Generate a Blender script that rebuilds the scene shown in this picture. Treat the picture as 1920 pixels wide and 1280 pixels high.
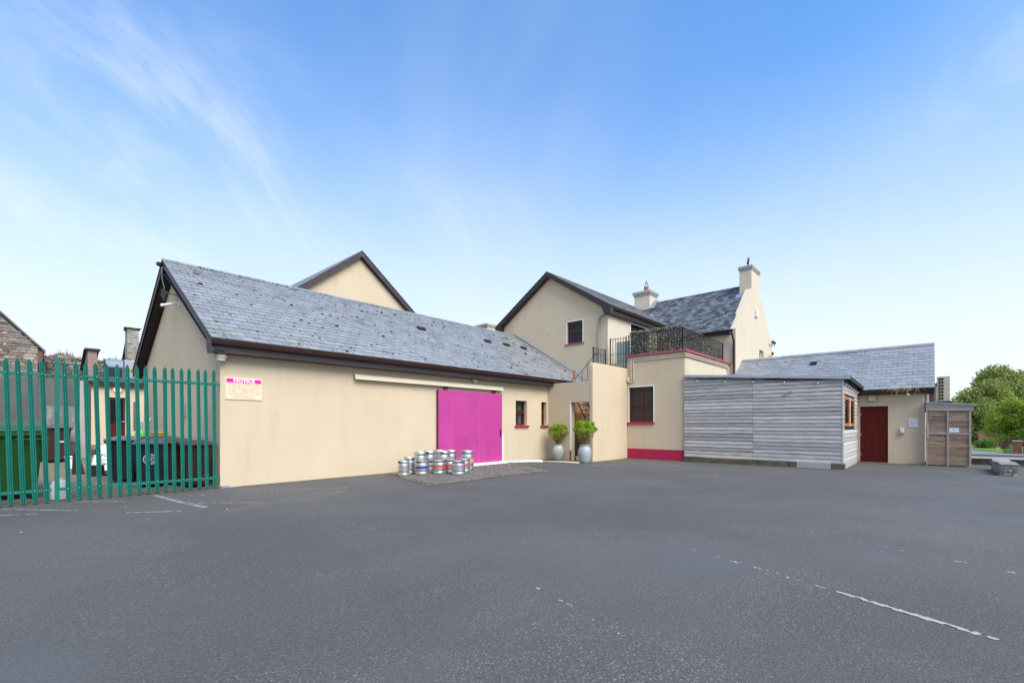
import bpy, bmesh, math, random
from mathutils import Vector, Matrix
R = math.radians
random.seed(7)
for o in list(bpy.data.objects): bpy.data.objects.remove(o)
SC = bpy.context.scene
COL = SC.collection

# ------------------------------------------------------------------ camera, sky, sun, exposure
cam_d = bpy.data.cameras.new('camera'); cam = bpy.data.objects.new('camera', cam_d); COL.objects.link(cam)
CX, CY, CH, TH = -3.16, -11.685, 1.4, 47.626
cam.location = (CX, CY, CH); cam.rotation_euler = (R(90), 0, R(-TH))
cam_d.sensor_width = 36; cam_d.lens = 859.2/1920*36; cam_d.shift_y = (796.6-640)/1920
cam_d.clip_start = 0.05; cam_d.clip_end = 3000
SC.camera = cam
SUN_EL, SUN_AZ = 48, 192          # azimuth clockwise from +Y
W = bpy.data.worlds.new('World'); SC.world = W; W.use_nodes = True
def build_world():
    nt = W.node_tree; nt.nodes.clear(); N = nt.nodes.new; L = nt.links.new
    out = N('ShaderNodeOutputWorld'); bg = N('ShaderNodeBackground'); bg.inputs[1].default_value = 0.12
    sky = N('ShaderNodeTexSky'); sky.sky_type = 'NISHITA'; sky.sun_disc = False
    sky.sun_elevation = R(SUN_EL); sky.sun_rotation = R(SUN_AZ)
    sky.air_density = 1.0; sky.dust_density = 0.4; sky.ozone_density = 2.0; sky.altitude = 50
    tc = N('ShaderNodeTexCoord'); sep = N('ShaderNodeSeparateXYZ'); L(tc.outputs['Generated'], sep.inputs[0])
    def M(op, a, b=None, c=None, clamp=False):
        n = N('ShaderNodeMath'); n.operation = op; n.use_clamp = clamp
        for i, x in enumerate((a, b, c)):
            if x is None: continue
            if isinstance(x, (int, float)): n.inputs[i].default_value = x
            else: L(x, n.inputs[i])
        return n.outputs[0]
    z = M('MAXIMUM', sep.outputs[2], 0.0)
    den = M('ADD', z, 0.22)
    px = M('DIVIDE', sep.outputs[0], den); py = M('DIVIDE', sep.outputs[1], den)
    cmb = N('ShaderNodeCombineXYZ'); L(px, cmb.inputs[0]); L(py, cmb.inputs[1])
    def noise(scale, rot, loc, sc, detail, rough, dist):
        mp = N('ShaderNodeMapping'); mp.vector_type = 'TEXTURE'; mp.inputs['Rotation'].default_value = (0, 0, R(rot)); mp.inputs['Location'].default_value = loc
        mp.inputs['Scale'].default_value = sc
        L(cmb.outputs[0], mp.inputs[0])
        n = N('ShaderNodeTexNoise'); n.inputs['Scale'].default_value = scale; n.inputs['Detail'].default_value = detail
        n.inputs['Roughness'].default_value = rough; n.inputs['Distortion'].default_value = dist
        L(mp.outputs[0], n.inputs['Vector']); return n.outputs[0]
    CL = (-3.1, 2.2, 0)
    big = noise(0.8, 42, CL, (1.3, .9, 1), 2, .5, .2)
    fine = noise(2.6, 42, CL, (1.9, .75, 1), 10, .64, .7)
    soft = noise(0.7, 42, CL, (1.2, 1, 1), 4, .55, .4)
    def smooth(x, a, b):
        n = N('ShaderNodeMapRange'); n.interpolation_type = 'SMOOTHSTEP'
        n.inputs['From Min'].default_value = a; n.inputs['From Max'].default_value = b; L(x, n.inputs['Value']); return n.outputs[0]
    wisps = M('MULTIPLY', smooth(fine, .40, .76), smooth(big, .44, .62))
    veil = M('MULTIPLY', smooth(soft, .38, .72), .22)
    haze = M('SUBTRACT', 1.0, M('MULTIPLY', smooth(z, .0, .60), M('ADD', .55, M('MULTIPLY', z, .5))))
    fac = M('SUBTRACT', 1.0, M('MULTIPLY', M('MULTIPLY', M('SUBTRACT', 1.0, M('MULTIPLY', wisps, .42)), M('SUBTRACT', 1.0, veil)), M('SUBTRACT', 1.0, haze)), clamp=True)
    tint = N('ShaderNodeMix'); tint.data_type = 'RGBA'; tint.blend_type = 'MULTIPLY'; tint.inputs[0].default_value = 1
    L(sky.outputs[0], tint.inputs[6]); tint.inputs[7].default_value = (.09, .75, 1.22, 1)
    mix = N('ShaderNodeMix'); mix.data_type = 'RGBA'
    L(fac, mix.inputs[0]); L(tint.outputs[2], mix.inputs[6]); mix.inputs[7].default_value = (3.65, 3.85, 3.95, 1)
    L(mix.outputs[2], bg.inputs[0]); L(bg.outputs[0], out.inputs[0])
build_world()
sd = bpy.data.lights.new('sun', 'SUN'); sd.energy = 2.3; sd.angle = R(45); sd.color = (1, .94, .84)
sun = bpy.data.objects.new('sun', sd); COL.objects.link(sun)
_d = Vector((math.sin(R(SUN_AZ))*math.cos(R(SUN_EL)), math.cos(R(SUN_AZ))*math.cos(R(SUN_EL)), math.sin(R(SUN_EL))))
sun.rotation_euler = _d.to_track_quat('Z', 'Y').to_euler(); sun.location = (0, -20, 30)
SC.view_settings.view_transform = 'Standard'; SC.view_settings.look = 'None'; SC.view_settings.gamma = 1
SC.view_settings.exposure = 1.15

# ------------------------------------------------------------------ helpers
def V(*a): return Vector(a)
class MB:
    def __init__(s): s.v = []; s.f = []
    def add(s, vs, fs):
        n = len(s.v); s.v += [tuple(v) for v in vs]; s.f += [tuple(i+n for i in f) for f in fs]; return s
    def box(s, x0, x1, y0, y1, z0, z1):
        return s.add([(x0,y0,z0),(x1,y0,z0),(x1,y1,z0),(x0,y1,z0),(x0,y0,z1),(x1,y0,z1),(x1,y1,z1),(x0,y1,z1)],
                     [(0,3,2,1),(4,5,6,7),(0,1,5,4),(1,2,6,5),(2,3,7,6),(3,0,4,7)])
    def obox(s, c, a, b, n):
        c, a, b, n = map(Vector, (c, a, b, n))
        return s.add([c-a-b-n, c+a-b-n, c+a+b-n, c-a+b-n, c-a-b+n, c+a-b+n, c+a+b+n, c-a+b+n],
                     [(0,3,2,1),(4,5,6,7),(0,1,5,4),(1,2,6,5),(2,3,7,6),(3,0,4,7)])
    def beam(s, p, q, w, h, up=(0,0,1)):
        p, q = Vector(p), Vector(q); d = (q-p); a = d.normalized(); u = Vector(up)
        b = a.cross(u)
        if b.length < 1e-4: b = a.cross(Vector((1,0,0)))
        b.normalize(); n = b.cross(a)
        return s.obox((p+q)/2, d/2, b*w/2, n*h/2)
    def prism(s, poly, vec):
        poly = [Vector(p) for p in poly]; vec = Vector(vec); n = len(poly)
        return s.add(poly+[p+vec for p in poly], [tuple(range(n)), tuple(range(2*n-1, n-1, -1))]+[(i, (i+1) % n, n+(i+1) % n, n+i) for i in range(n)])
    def tube(s, pts, r, n=8, closed=False):
        pts = [Vector(p) for p in pts]; k = len(pts); vs = []; fs = []
        rs = r if isinstance(r, (list, tuple)) else [r]*k
        t0 = (pts[1]-pts[0]).normalized(); ref = Vector((0,0,1)) if abs(t0.z) < .9 else Vector((1,0,0))
        for i, p in enumerate(pts):
            if closed: t = (pts[(i+1) % k]-pts[i-1])
            else: t = pts[min(i+1, k-1)]-pts[max(i-1, 0)]
            t.normalize(); b = t.cross(ref)
            if b.length < 1e-3: b = t.cross(Vector((0,1,0)))
            b.normalize(); c = b.cross(t); ref = c if abs(c.dot(t)) < .9 else ref
            for j in range(n):
                a = 2*math.pi*j/n; vs.append(p+(b*math.cos(a)+c*math.sin(a))*rs[i])
        m = k if closed else k-1
        for i in range(m):
            for j in range(n):
                a, b2 = i*n+j, i*n+(j+1) % n; c, d = ((i+1) % k)*n+(j+1) % n, ((i+1) % k)*n+j
                fs.append((a, b2, c, d))
        if not closed: fs += [tuple(range(n-1, -1, -1)), tuple((k-1)*n+j for j in range(n))]
        return s.add(vs, fs)
    def lathe(s, c, prof, n=20, cap=True):
        c = Vector(c); vs = []; fs = []
        for r, z in prof:
            for j in range(n):
                a = 2*math.pi*j/n; vs.append(c+Vector((r*math.cos(a), r*math.sin(a), z)))
        for i in range(len(prof)-1):
            for j in range(n): fs.append((i*n+j, i*n+(j+1) % n, (i+1)*n+(j+1) % n, (i+1)*n+j))
        if cap: fs += [tuple(range(n-1, -1, -1)), tuple((len(prof)-1)*n+j for j in range(n))]
        return s.add(vs, fs)
    def quad(s, a, b, c, d): return s.add([a, b, c, d], [(0,1,2,3)])
    def pbox(s, ax, pos, o0, o1, a0, a1, z0, z1):
        if ax == 'Y': return s.box(a0, a1, pos+o0, pos+o1, z0, z1)
        return s.box(pos+o0, pos+o1, a0, a1, z0, z1)
    def wallgrid(s, ax, pos, thick, a0, a1, z0, z1, ops=()):
        """wall slab with rectangular openings; only outer faces and reveals"""
        A = sorted({a0, a1, *[x for o in ops for x in o[:2]]}); Z = sorted({z0, z1, *[x for o in ops for x in o[2:4]]})
        def hole(i, j):
            if i < 0 or j < 0 or i >= len(A)-1 or j >= len(Z)-1: return True
            ma, mz = (A[i]+A[i+1])/2, (Z[j]+Z[j+1])/2
            return any(o[0] < ma < o[1] and o[2] < mz < o[3] for o in ops)
        def p(a, o, z): return (a, pos+o, z) if ax == 'Y' else (pos+o, a, z)
        t = thick
        for i in range(len(A)-1):
            for j in range(len(Z)-1):
                if hole(i, j): continue
                a, b, c, d = A[i], A[i+1], Z[j], Z[j+1]
                s.quad(p(a,0,c), p(b,0,c), p(b,0,d), p(a,0,d)); s.quad(p(a,t,d), p(b,t,d), p(b,t,c), p(a,t,c))
                if hole(i-1, j): s.quad(p(a,0,d), p(a,t,d), p(a,t,c), p(a,0,c))
                if hole(i+1, j): s.quad(p(b,0,c), p(b,t,c), p(b,t,d), p(b,0,d))
                if hole(i, j-1): s.quad(p(a,0,c), p(a,t,c), p(b,t,c), p(b,0,c))
                if hole(i, j+1): s.quad(p(b,0,d), p(b,t,d), p(a,t,d), p(a,0,d))
        return s
    def build(s, name, mat, parent=None, smooth=False, bevel=0, weld=False, world=True):
        off = Vector((0,0,0)); q = parent
        while world and q is not None: off += q.location; q = q.parent
        me = bpy.data.meshes.new(name); me.from_pydata([tuple(Vector(v)-off) for v in s.v], [], s.f)
        bm = bmesh.new(); bm.from_mesh(me)
        if weld: bmesh.ops.remove_doubles(bm, verts=bm.verts, dist=1e-4)
        bmesh.ops.recalc_face_normals(bm, faces=bm.faces); bm.to_mesh(me); bm.free()
        if smooth:
            for p in me.polygons: p.use_smooth = True
        me.materials.append(mat)
        o = bpy.data.objects.new(name, me); COL.objects.link(o)
        if parent: o.parent = parent
        if smooth == 'auto':
            me.set_sharp_from_angle(angle=R(35))
        if bevel:
            b = o.modifiers.new('bevel', 'BEVEL'); b.width = bevel; b.segments = 2; b.limit_method = 'ANGLE'
        return o
def tag(o, label, cat, group=None, kind=None):
    if label: o['label'] = label
    if cat: o['category'] = cat
    if group: o['group'] = group
    if kind: o['kind'] = kind
    return o
def thing(name, loc, label, cat, group=None):
    o = bpy.data.objects.new(name, None); COL.objects.link(o); o.location = loc; o.empty_display_size = .1
    return tag(o, label, cat, group)
def struct(o): o['kind'] = 'structure'; return o
def stuff(o): o['kind'] = 'stuff'; return o
def copy_tree(o, parent=None):
    c = o.copy(); COL.objects.link(c)
    if parent: c.parent = parent
    for ch in list(o.children): copy_tree(ch, c)
    return c
def text_mesh(txt, size, name, mat, parent, origin, xdir, ydir, width=None, bold=0.0, align='CENTER'):
    cu = bpy.data.curves.new('t', 'FONT'); cu.body = txt; cu.size = size; cu.align_x = align; cu.align_y = 'CENTER'; cu.offset = bold; cu.resolution_u = 3
    t = bpy.data.objects.new('t', cu); COL.objects.link(t)
    dg = bpy.context.evaluated_depsgraph_get(); dg.update()
    me = bpy.data.meshes.new_from_object(t.evaluated_get(dg)); bpy.data.objects.remove(t)
    xs = [v.co.x for v in me.vertices]
    k = width/(max(xs)-min(xs)) if width else 1
    X, Y = Vector(xdir), Vector(ydir); O = Vector(origin); off = Vector((0,0,0)); q = parent
    while q is not None: off += q.location; q = q.parent
    for v in me.vertices: v.co = O+X*v.co.x*k+Y*v.co.y-off
    me.materials.clear(); me.materials.append(mat)
    o = bpy.data.objects.new(name, me); COL.objects.link(o); o.parent = parent
    return o

# ------------------------------------------------------------------ materials
MATS = {}
def mat(name, col, rough=.7, var=.12, vscale=1.5, bump=0., bscale=60, metal=0., spec=.4, island=0., dirt=None, dscale=.8, damt=.5, stretch=None, streak=0, trans=0):
    if name in MATS: return MATS[name]
    m = bpy.data.materials.new(name); m.use_nodes = True; nt = m.node_tree; N = nt.nodes.new; L = nt.links.new
    b = nt.nodes['Principled BSDF']; b.inputs['Roughness'].default_value = rough; b.inputs['Metallic'].default_value = metal
    b.inputs['Specular IOR Level'].default_value = spec
    tc = N('ShaderNodeTexCoord'); vec = tc.outputs['Object']
    if stretch:
        mp = N('ShaderNodeMapping'); mp.inputs['Scale'].default_value = stretch; L(vec, mp.inputs[0]); svec = mp.outputs[0]
    else: svec = vec
    def noise(scale, v=vec, det=5, ro=.6):
        n = N('ShaderNodeTexNoise'); n.inputs['Scale'].default_value = scale; n.inputs['Detail'].default_value = det; n.inputs['Roughness'].default_value = ro
        L(v, n.inputs['Vector']); return n.outputs[0]
    hsv = N('ShaderNodeHueSaturation'); hsv.inputs['Color'].default_value = (*col, 1)
    mr = N('ShaderNodeMapRange'); mr.inputs['From Min'].default_value = .25; mr.inputs['From Max'].default_value = .75
    mr.inputs['To Min'].default_value = 1-var; mr.inputs['To Max'].default_value = 1+var
    L(noise(vscale, svec), mr.inputs['Value']); val = mr.outputs[0]
    if island:
        g = N('ShaderNodeNewGeometry'); oi = N('ShaderNodeObjectInfo')
        ad = N('ShaderNodeMath'); ad.operation = 'ADD'; L(g.outputs['Random Per Island'], ad.inputs[0]); L(oi.outputs['Random'], ad.inputs[1])
        fr = N('ShaderNodeMath'); fr.operation = 'FRACT'; L(ad.outputs[0], fr.inputs[0])
        m2 = N('ShaderNodeMapRange'); m2.inputs['To Min'].default_value = 1-island; m2.inputs['To Max'].default_value = 1+island; L(fr.outputs[0], m2.inputs['Value'])
        mu = N('ShaderNodeMath'); mu.operation = 'MULTIPLY'; L(val, mu.inputs[0]); L(m2.outputs[0], mu.inputs[1]); val = mu.outputs[0]
    L(val, hsv.inputs['Value']); c = hsv.outputs[0]
    if dirt:
        mx = N('ShaderNodeMix'); mx.data_type = 'RGBA'
        r2 = N('ShaderNodeMapRange'); r2.inputs['From Min'].default_value = .5; r2.inputs['From Max'].default_value = .78; r2.inputs['To Max'].default_value = damt
        if streak:
            mp2 = N('ShaderNodeMapping'); mp2.inputs['Scale'].default_value = (streak, streak, .35); L(vec, mp2.inputs[0]); L(noise(dscale, mp2.outputs[0], 6, .65), r2.inputs['Value'])
        else: L(noise(dscale, svec, 7, .68), r2.inputs['Value'])
        L(r2.outputs[0], mx.inputs[0]); L(c, mx.inputs[6]); mx.inputs[7].default_value = (*dirt, 1); c = mx.outputs[2]
    L(c, b.inputs['Base Color'])
    if bump:
        bp = N('ShaderNodeBump'); bp.inputs['Strength'].default_value = bump; bp.inputs['Distance'].default_value = .01
        L(noise(bscale, svec, 4, .6), bp.inputs['Height']); L(bp.outputs[0], b.inputs['Normal'])
    if trans:
        b.inputs['Subsurface Weight'].default_value = 0
        tr = N('ShaderNodeBsdfTranslucent'); L(c, tr.inputs[0]); ms = N('ShaderNodeMixShader'); ms.inputs[0].default_value = trans
        out = nt.nodes['Material Output']; L(b.outputs[0], ms.inputs[1]); L(tr.outputs[0], ms.inputs[2]); L(ms.outputs[0], out.inputs[0])
    MATS[name] = m; return m
BEIGE = (.625, .495, .335)
m_wall = mat('beige_render', BEIGE, .9, .05, .7, .35, 130, dirt=(.37,.285,.185), dscale=1.1, damt=.20, streak=2.6, spec=.2)
m_wallclean = m_wall
m_sunlit = mat('sunlit_render', (.64,.54,.40), .9, .05, .6, .3, 120, dirt=(.42,.35,.25), dscale=1.3, damt=.3, streak=2, spec=.2)  # paler beige: sunlight put into the colour of lit faces; chimneys share it
m_white = mat('white_paint', (.80,.79,.75), .6, .04, 3)
m_creampaint = mat('cream_paint', (.62,.53,.38), .55, .06, 3)
m_fascia = mat('brown_fascia', (.036,.024,.024), .5, .15, 3, dirt=(.10,.08,.08), dscale=3, damt=.5, stretch=(.3,.3,3))
m_fascia2 = mat('mauve_fascia', (.062,.038,.042), .55, .15, 3, dirt=(.14,.11,.11), dscale=3, damt=.5)
m_gutter = mat('brown_gutter', (.050,.021,.017), .4, .2, 4)
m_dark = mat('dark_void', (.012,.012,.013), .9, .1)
m_soffit = mat('soffit', (.025,.018,.018), .7, .1)
m_slate = mat('slate', (.268,.268,.264), .42, .10, 5, .25, 40, island=.12, dirt=(.085,.085,.085), dscale=1.6, damt=.8, spec=.5)
m_slate_old = mat('old_slate', (.105,.108,.115), .5, .2, 3, .4, 30, island=.6, dirt=(.34,.34,.35), dscale=2.4, damt=.75, spec=.45)
m_slate_w = mat('wing_slate', (.265,.265,.265), .42, .10, 5, .25, 40, island=.13, dirt=(.11,.11,.11), dscale=1.0, damt=.6, spec=.5)
m_lead = mat('lead', (.26,.32,.38), .45, .15, 6, metal=.3)
m_moss = mat('moss', (.060,.045,.020), .95, .4, 8, .6, 50, island=.4)
m_lichen = mat('lichen', (.42,.24,.03), .95, .3, 9)
m_pink = mat('magenta_paint', (.46,.045,.235), .5, .12, 1.3, .1, 25, dirt=(.47,.085,.29), dscale=1.4, damt=.6, streak=2)
m_crimson = mat('crimson_paint', (.44,.012,.065), .55, .10, 4)
m_crimson_f = mat('faded_crimson', (.34,.075,.115), .75, .25, 9, dirt=(.33,.22,.20), dscale=6, damt=.6)
m_frame = mat('red_brown_frame', (.085,.012,.009), .4, .12, 5)
m_door = mat('maroon_door', (.09,.008,.006), .6, .2, 4, .15, 30, stretch=(6,6,.5), dirt=(.17,.03,.02), dscale=3, damt=.5, spec=.15)
m_iron = mat('black_iron', (.018,.020,.022), .45, .1, 5)
m_steel = mat('keg_steel', (.62,.61,.59), .40, .12, 6, .1, 30, metal=1.0, dirt=(.30,.29,.27), dscale=5, damt=.6)
m_blue = mat('blue_band', (.030,.040,.30), .45, .1)
m_red = mat('red_band', (.62,.045,.02), .45, .1)
m_navy = mat('navy_band', (.02,.025,.08), .45, .1)
m_orange = mat('orange_label', (.70,.30,.12), .5, .1)
m_green = mat('fence_green', (.002,.150,.108), .48, .14, 3, dirt=(.03,.075,.055), dscale=9, damt=.75, island=.08)
m_bolt = mat('bolt_steel', (.25,.22,.20), .5, .2, metal=.7)
m_bingreen = mat('bin_green', (.012,.088,.016), .5, .10, 3, .08, 60)
m_binlid = mat('bin_green_rim', (.04,.145,.045), .5, .10, 3)
m_binblack = mat('bin_black', (.014,.017,.026), .45, .15, 4)
m_binlidgrey = mat('bin_lid_grey', (.10,.10,.12), .45, .3, 5)
m_binbrown = mat('bin_brown', (.050,.020,.014), .5, .2, 4)
m_binbrownlid = mat('bin_brown_lid', (.095,.060,.052), .5, .25, 5)
m_rubber = mat('rubber', (.012,.012,.012), .8, .1)
m_conc = mat('stained_concrete', (.125,.113,.107), .95, .25, .9, .6, 40, dirt=(.05,.044,.04), dscale=.9, damt=.8, streak=2)
m_concl = mat('pale_concrete', (.40,.37,.33), .95, .15, 2, .5, 60, dirt=(.2,.18,.15), dscale=2, damt=.7)
m_stone = mat('rubble_stone', (.27,.225,.185), .95, .25, 6, .7, 25, island=.5, dirt=(.14,.075,.05), dscale=.9, damt=.7)
m_stone_g = mat('grey_stone', (.36,.33,.285), .95, .25, 8, .7, 30, island=.35, dirt=(.10,.10,.05), dscale=2, damt=.6)
m_mortar = mat('mortar', (.24,.215,.18), 1, .2, 5, .5, 30)
m_mortard = mat('dark_mortar', (.10,.085,.07), 1, .2, 5, .5, 30)
m_timber = mat('weathered_timber', (.46,.42,.385), .85, .3, 2.2, .4, 20, island=.26, stretch=(7,1.3,20), dirt=(.23,.185,.15), dscale=1.4, damt=.85, spec=.2)
m_timberb = mat('brown_timber', (.31,.205,.15), .85, .35, 1.6, .4, 20, island=.28, stretch=(7,1.4,9), dirt=(.13,.05,.02), dscale=.9, damt=.9, spec=.2)
m_timberg = mat('grey_brown_timber', (.40,.34,.295), .85, .2, 1.6, .4, 20, island=.1, stretch=(7,1.4,14), spec=.2)
m_timbermoss = mat('mossy_timber', (.28,.215,.135), .9, .35, 1.6, .4, 20, island=.2, stretch=(7,2.2,9), dirt=(.12,.125,.03), dscale=1.1, damt=.9, spec=.2)
m_pinkl = mat('light_magenta', (.60,.13,.36), .55, .1, 4)
m_sleeper = mat('mossy_sleeper', (.115,.100,.065), .95, .3, 3, .6, 25, dirt=(.050,.052,.020), dscale=2, damt=.8)
m_cedar = mat('orange_timber', (.42,.155,.035), .5, .2, 5, stretch=(8,8,1))
m_felt = mat('roof_felt', (.020,.023,.026), .9, .2, 5, .5, 60)
m_alu = mat('grey_metal', (.42,.45,.47), .4, .1, 5, metal=.4)
m_pot = mat('celadon_glaze', (.46,.49,.42), .38, .12, 6, .25, 18, stretch=(1,1,6), dirt=(.30,.35,.31), dscale=2, damt=.5)
m_leaf = mat('lime_leaf', (.31,.42,.02), .5, .2, 8, island=.6, trans=.3)
m_twig = mat('twig', (.24,.155,.085), .9, .3, 8, island=.3)
m_bark = mat('bark', (.09,.07,.05), .95, .3, 6, .8, 20)
m_tree = mat('tree_leaf', (.30,.34,.085), .6, .2, .5, island=.45, trans=.5)
m_tree_dark = mat('dark_tree_leaf', (.13,.185,.075), .6, .2, .5, island=.5, trans=.25)
m_tree_lime = mat('lime_tree_leaf', (.33,.41,.045), .55, .25, .5, island=.5, trans=.45)
m_bush = mat('bush_leaf', (.13,.24,.04), .6, .2, 2, island=.5, trans=.25)
m_ivy = mat('screen_leaf', (.125,.135,.085), .6, .3, 6, island=.75)
m_ivyl = mat('screen_leaf_pale', (.42,.36,.27), .7, .3, 6, island=.5)
m_terra = mat('terracotta', (.42,.13,.06), .8, .2, 9)
m_terra_d = mat('brown_render', (.27,.17,.125), .9, .2, 3, .3, 50, dirt=(.14,.09,.06), dscale=2, damt=.6)
m_brick = mat('red_brick', (.20,.085,.065), .95, .25, 4, .5, 30, island=.3)
m_pavers = mat('brown_pavers', (.165,.140,.118), .95, .2, 3, .5, 50, island=.28, dirt=(.11,.11,.06), dscale=1.2, damt=.5)
m_signw = mat('sign_cream', (.82,.74,.50), .45, .03, 5)
m_signp = mat('sign_pink', (.86,.006,.32), .45, .03, 5)
m_signr = mat('sign_red_text', (.78,.16,.14), .5, .03, 5)
m_signwhite = mat('sign_white', (.80,.80,.80), .4, .03, 5)
m_black = mat('print_black', (.015,.015,.018), .5, .03)
m_maroonprint = mat('print_maroon', (.30,.03,.12), .5, .03)
m_plastic = mat('white_plastic', (.72,.72,.70), .4, .05, 5)
m_lampglass = mat('lamp_lens', (.62,.58,.44), .3, .1, 12)
m_hose = mat('orange_hose', (.75,.32,.02), .5, .1)
m_limeplastic = mat('bright_green_plastic', (.05,.55,.06), .4, .1)
m_greypl = mat('grey_plastic', (.25,.27,.29), .45, .1, 5)
m_bluegrey = mat('blue_grey_metal', (.20,.25,.30), .4, .12, 5)
m_pipe = mat('mauve_pipe', (.36,.30,.31), .45, .08, 5)
m_reddish = mat('faded_red_render', (.30,.20,.175), .95, .15, 3, .4, 50, dirt=(.18,.13,.11), dscale=1.5, damt=.6)
m_courtyard = mat('peach_render', (.66,.37,.23), .9, .12, 1.2, .3, 60, dirt=(.28,.15,.07), dscale=1.5, damt=.7)
m_panelwood = mat('ochre_board', (.42,.235,.10), .8, .25, 1.5, stretch=(6,6,.8), dirt=(.13,.08,.02), dscale=1.2, damt=.7)
m_curtain = mat('net_curtain', (.75,.75,.72), .9, .12, 9, stretch=(8,8,.5))
m_blind = mat('slat_blind', (.36,.31,.23), .7, .1, 3)
m_grasstuft = mat('dry_grass', (.50,.36,.13), .9, .2, 9, island=.4)
m_weed = mat('weed', (.13,.22,.03), .8, .2, 9, island=.4)
def glass_mat(name, tint, rough=.04, alpha=.55):
    m = bpy.data.materials.new(name); m.use_nodes = True; nt = m.node_tree; b = nt.nodes['Principled BSDF']
    b.inputs['Base Color'].default_value = (*tint, 1); b.inputs['Roughness'].default_value = rough; b.inputs['Specular IOR Level'].default_value = .6
    tr = nt.nodes.new('ShaderNodeBsdfTransparent'); tr.inputs[0].default_value = (.8,.85,.85,1); mx = nt.nodes.new('ShaderNodeMixShader'); mx.inputs[0].default_value = alpha
    nt.links.new(tr.outputs[0], mx.inputs[1]); nt.links.new(b.outputs[0], mx.inputs[2]); nt.links.new(mx.outputs[0], nt.nodes['Material Output'].inputs[0])
    return m
m_glass = glass_mat('window_glass', (.03,.035,.04), alpha=.3)
m_glassd = glass_mat('dark_glass', (.012,.014,.018), alpha=.85)
m_frost = glass_mat('frosted_glass', (.30,.42,.38), .3, .7)

def asphalt_mat(name, base, light, scale=1.0):
    m = bpy.data.materials.new(name); m.use_nodes = True; nt = m.node_tree; N = nt.nodes.new; L = nt.links.new; b = nt.nodes['Principled BSDF']
    tc = N('ShaderNodeTexCoord'); vec = tc.outputs['Object']
    def noise(s, d=4, r=.6, dist=0, v=vec):
        n = N('ShaderNodeTexNoise'); n.inputs['Scale'].default_value = s; n.inputs['Detail'].default_value = d; n.inputs['Roughness'].default_value = r; n.inputs['Distortion'].default_value = dist
        L(v, n.inputs['Vector']); return n.outputs[0]
    def rng(x, a, c, lo, hi, smooth=True):
        n = N('ShaderNodeMapRange'); n.interpolation_type = 'SMOOTHSTEP' if smooth else 'LINEAR'
        for k, v in (('From Min', a), ('From Max', c), ('To Min', lo), ('To Max', hi)): n.inputs[k].default_value = v
        L(x, n.inputs['Value']); return n.outputs[0]
    def mul(a, c, op='MULTIPLY'):
        n = N('ShaderNodeMath'); n.operation = op
        for i, x in enumerate((a, c)):
            if isinstance(x, (int, float)): n.inputs[i].default_value = x
            else: L(x, n.inputs[i])
        return n.outputs[0]
    vo = N('ShaderNodeTexVoronoi'); vo.inputs['Scale'].default_value = 78*scale; L(vec, vo.inputs['Vector'])
    vo2 = N('ShaderNodeTexVoronoi'); vo2.inputs['Scale'].default_value = 135*scale; L(vec, vo2.inputs['Vector'])
    sep = N('ShaderNodeSeparateColor'); L(vo.outputs['Color'], sep.inputs[0])
    sep2 = N('ShaderNodeSeparateColor'); L(vo2.outputs['Color'], sep2.inputs[0])
    stone = mul(rng(sep.outputs[0], .72, .95, 0, 1), rng(vo.outputs['Distance'], .28, .48, 1, 0))
    stone2 = mul(rng(sep2.outputs[0], .6, .95, 0, .7), rng(vo2.outputs['Distance'], .3, .5, 1, 0))
    patch = rng(noise(.55, 5, .6, .6), .44, .66, 0, 1)         # worn areas with exposed aggregate
    smo = rng(noise(.32, 4, .55, 1.2), .54, .68, 0, 1)         # smooth sealed areas
    agg = mul(mul(mul(stone, stone2, 'ADD'), rng(patch, 0, 1, .38, .85)), rng(smo, 0, 1, 1, .4))
    big = rng(noise(.22, 4, .6), .3, .7, .86, 1.14)
    fine = rng(noise(38, 5, .75), .25, .75, .72, 1.28)
    hs = N('ShaderNodeHueSaturation'); hs.inputs['Color'].default_value = (*base, 1); L(mul(big, fine), hs.inputs['Value'])
    mx = N('ShaderNodeMix'); mx.data_type = 'RGBA'; L(agg, mx.inputs[0]); L(hs.outputs[0], mx.inputs[6]); mx.inputs[7].default_value = (*light, 1)
    mx2 = N('ShaderNodeMix'); mx2.data_type = 'RGBA'; L(mul(smo, .34), mx2.inputs[0]); L(mx.outputs[2], mx2.inputs[6]); mx2.inputs[7].default_value = (.120,.116,.112,1)
    L(mx2.outputs[2], b.inputs['Base Color'])
    L(rng(smo, 0, 1, .82, .55), b.inputs['Roughness']); b.inputs['Specular IOR Level'].default_value = .35
    bp = N('ShaderNodeBump'); bp.inputs['Strength'].default_value = .55; bp.inputs['Distance'].default_value = .006
    L(mul(vo.outputs['Distance'], mul(noise(150, 3), .6), 'ADD'), bp.inputs['Height']); L(bp.outputs[0], b.inputs['Normal'])
    return m
m_asphalt = asphalt_mat('asphalt', (.094,.086,.078), (.31,.285,.255))
m_road = asphalt_mat('road_asphalt', (.13,.135,.15), (.25,.25,.25))
m_yard = mat('yard_concrete', (.20,.155,.105), .95, .25, 1.2, .5, 50, dirt=(.115,.095,.055), dscale=.8, damt=.8)
m_path = mat('path', (.20,.19,.18), .95, .2, 1, .3, 40)
m_lawn = mat('lawn', (.16,.27,.012), .9, .2, 2, .6, 30)
m_field = mat('field', (.07,.11,.03), .95, .3, .05)
m_dirt = mat('edge_dirt', (.115,.095,.065), 1, .3, 2, .6, 40, dirt=(.07,.085,.025), dscale=1.5, damt=.8)
def paint_mat(name, col):
    m = mat(name, col, .75, .12, 25, .3, 90, dirt=(.20,.20,.20), dscale=22, damt=.6); return m
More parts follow.
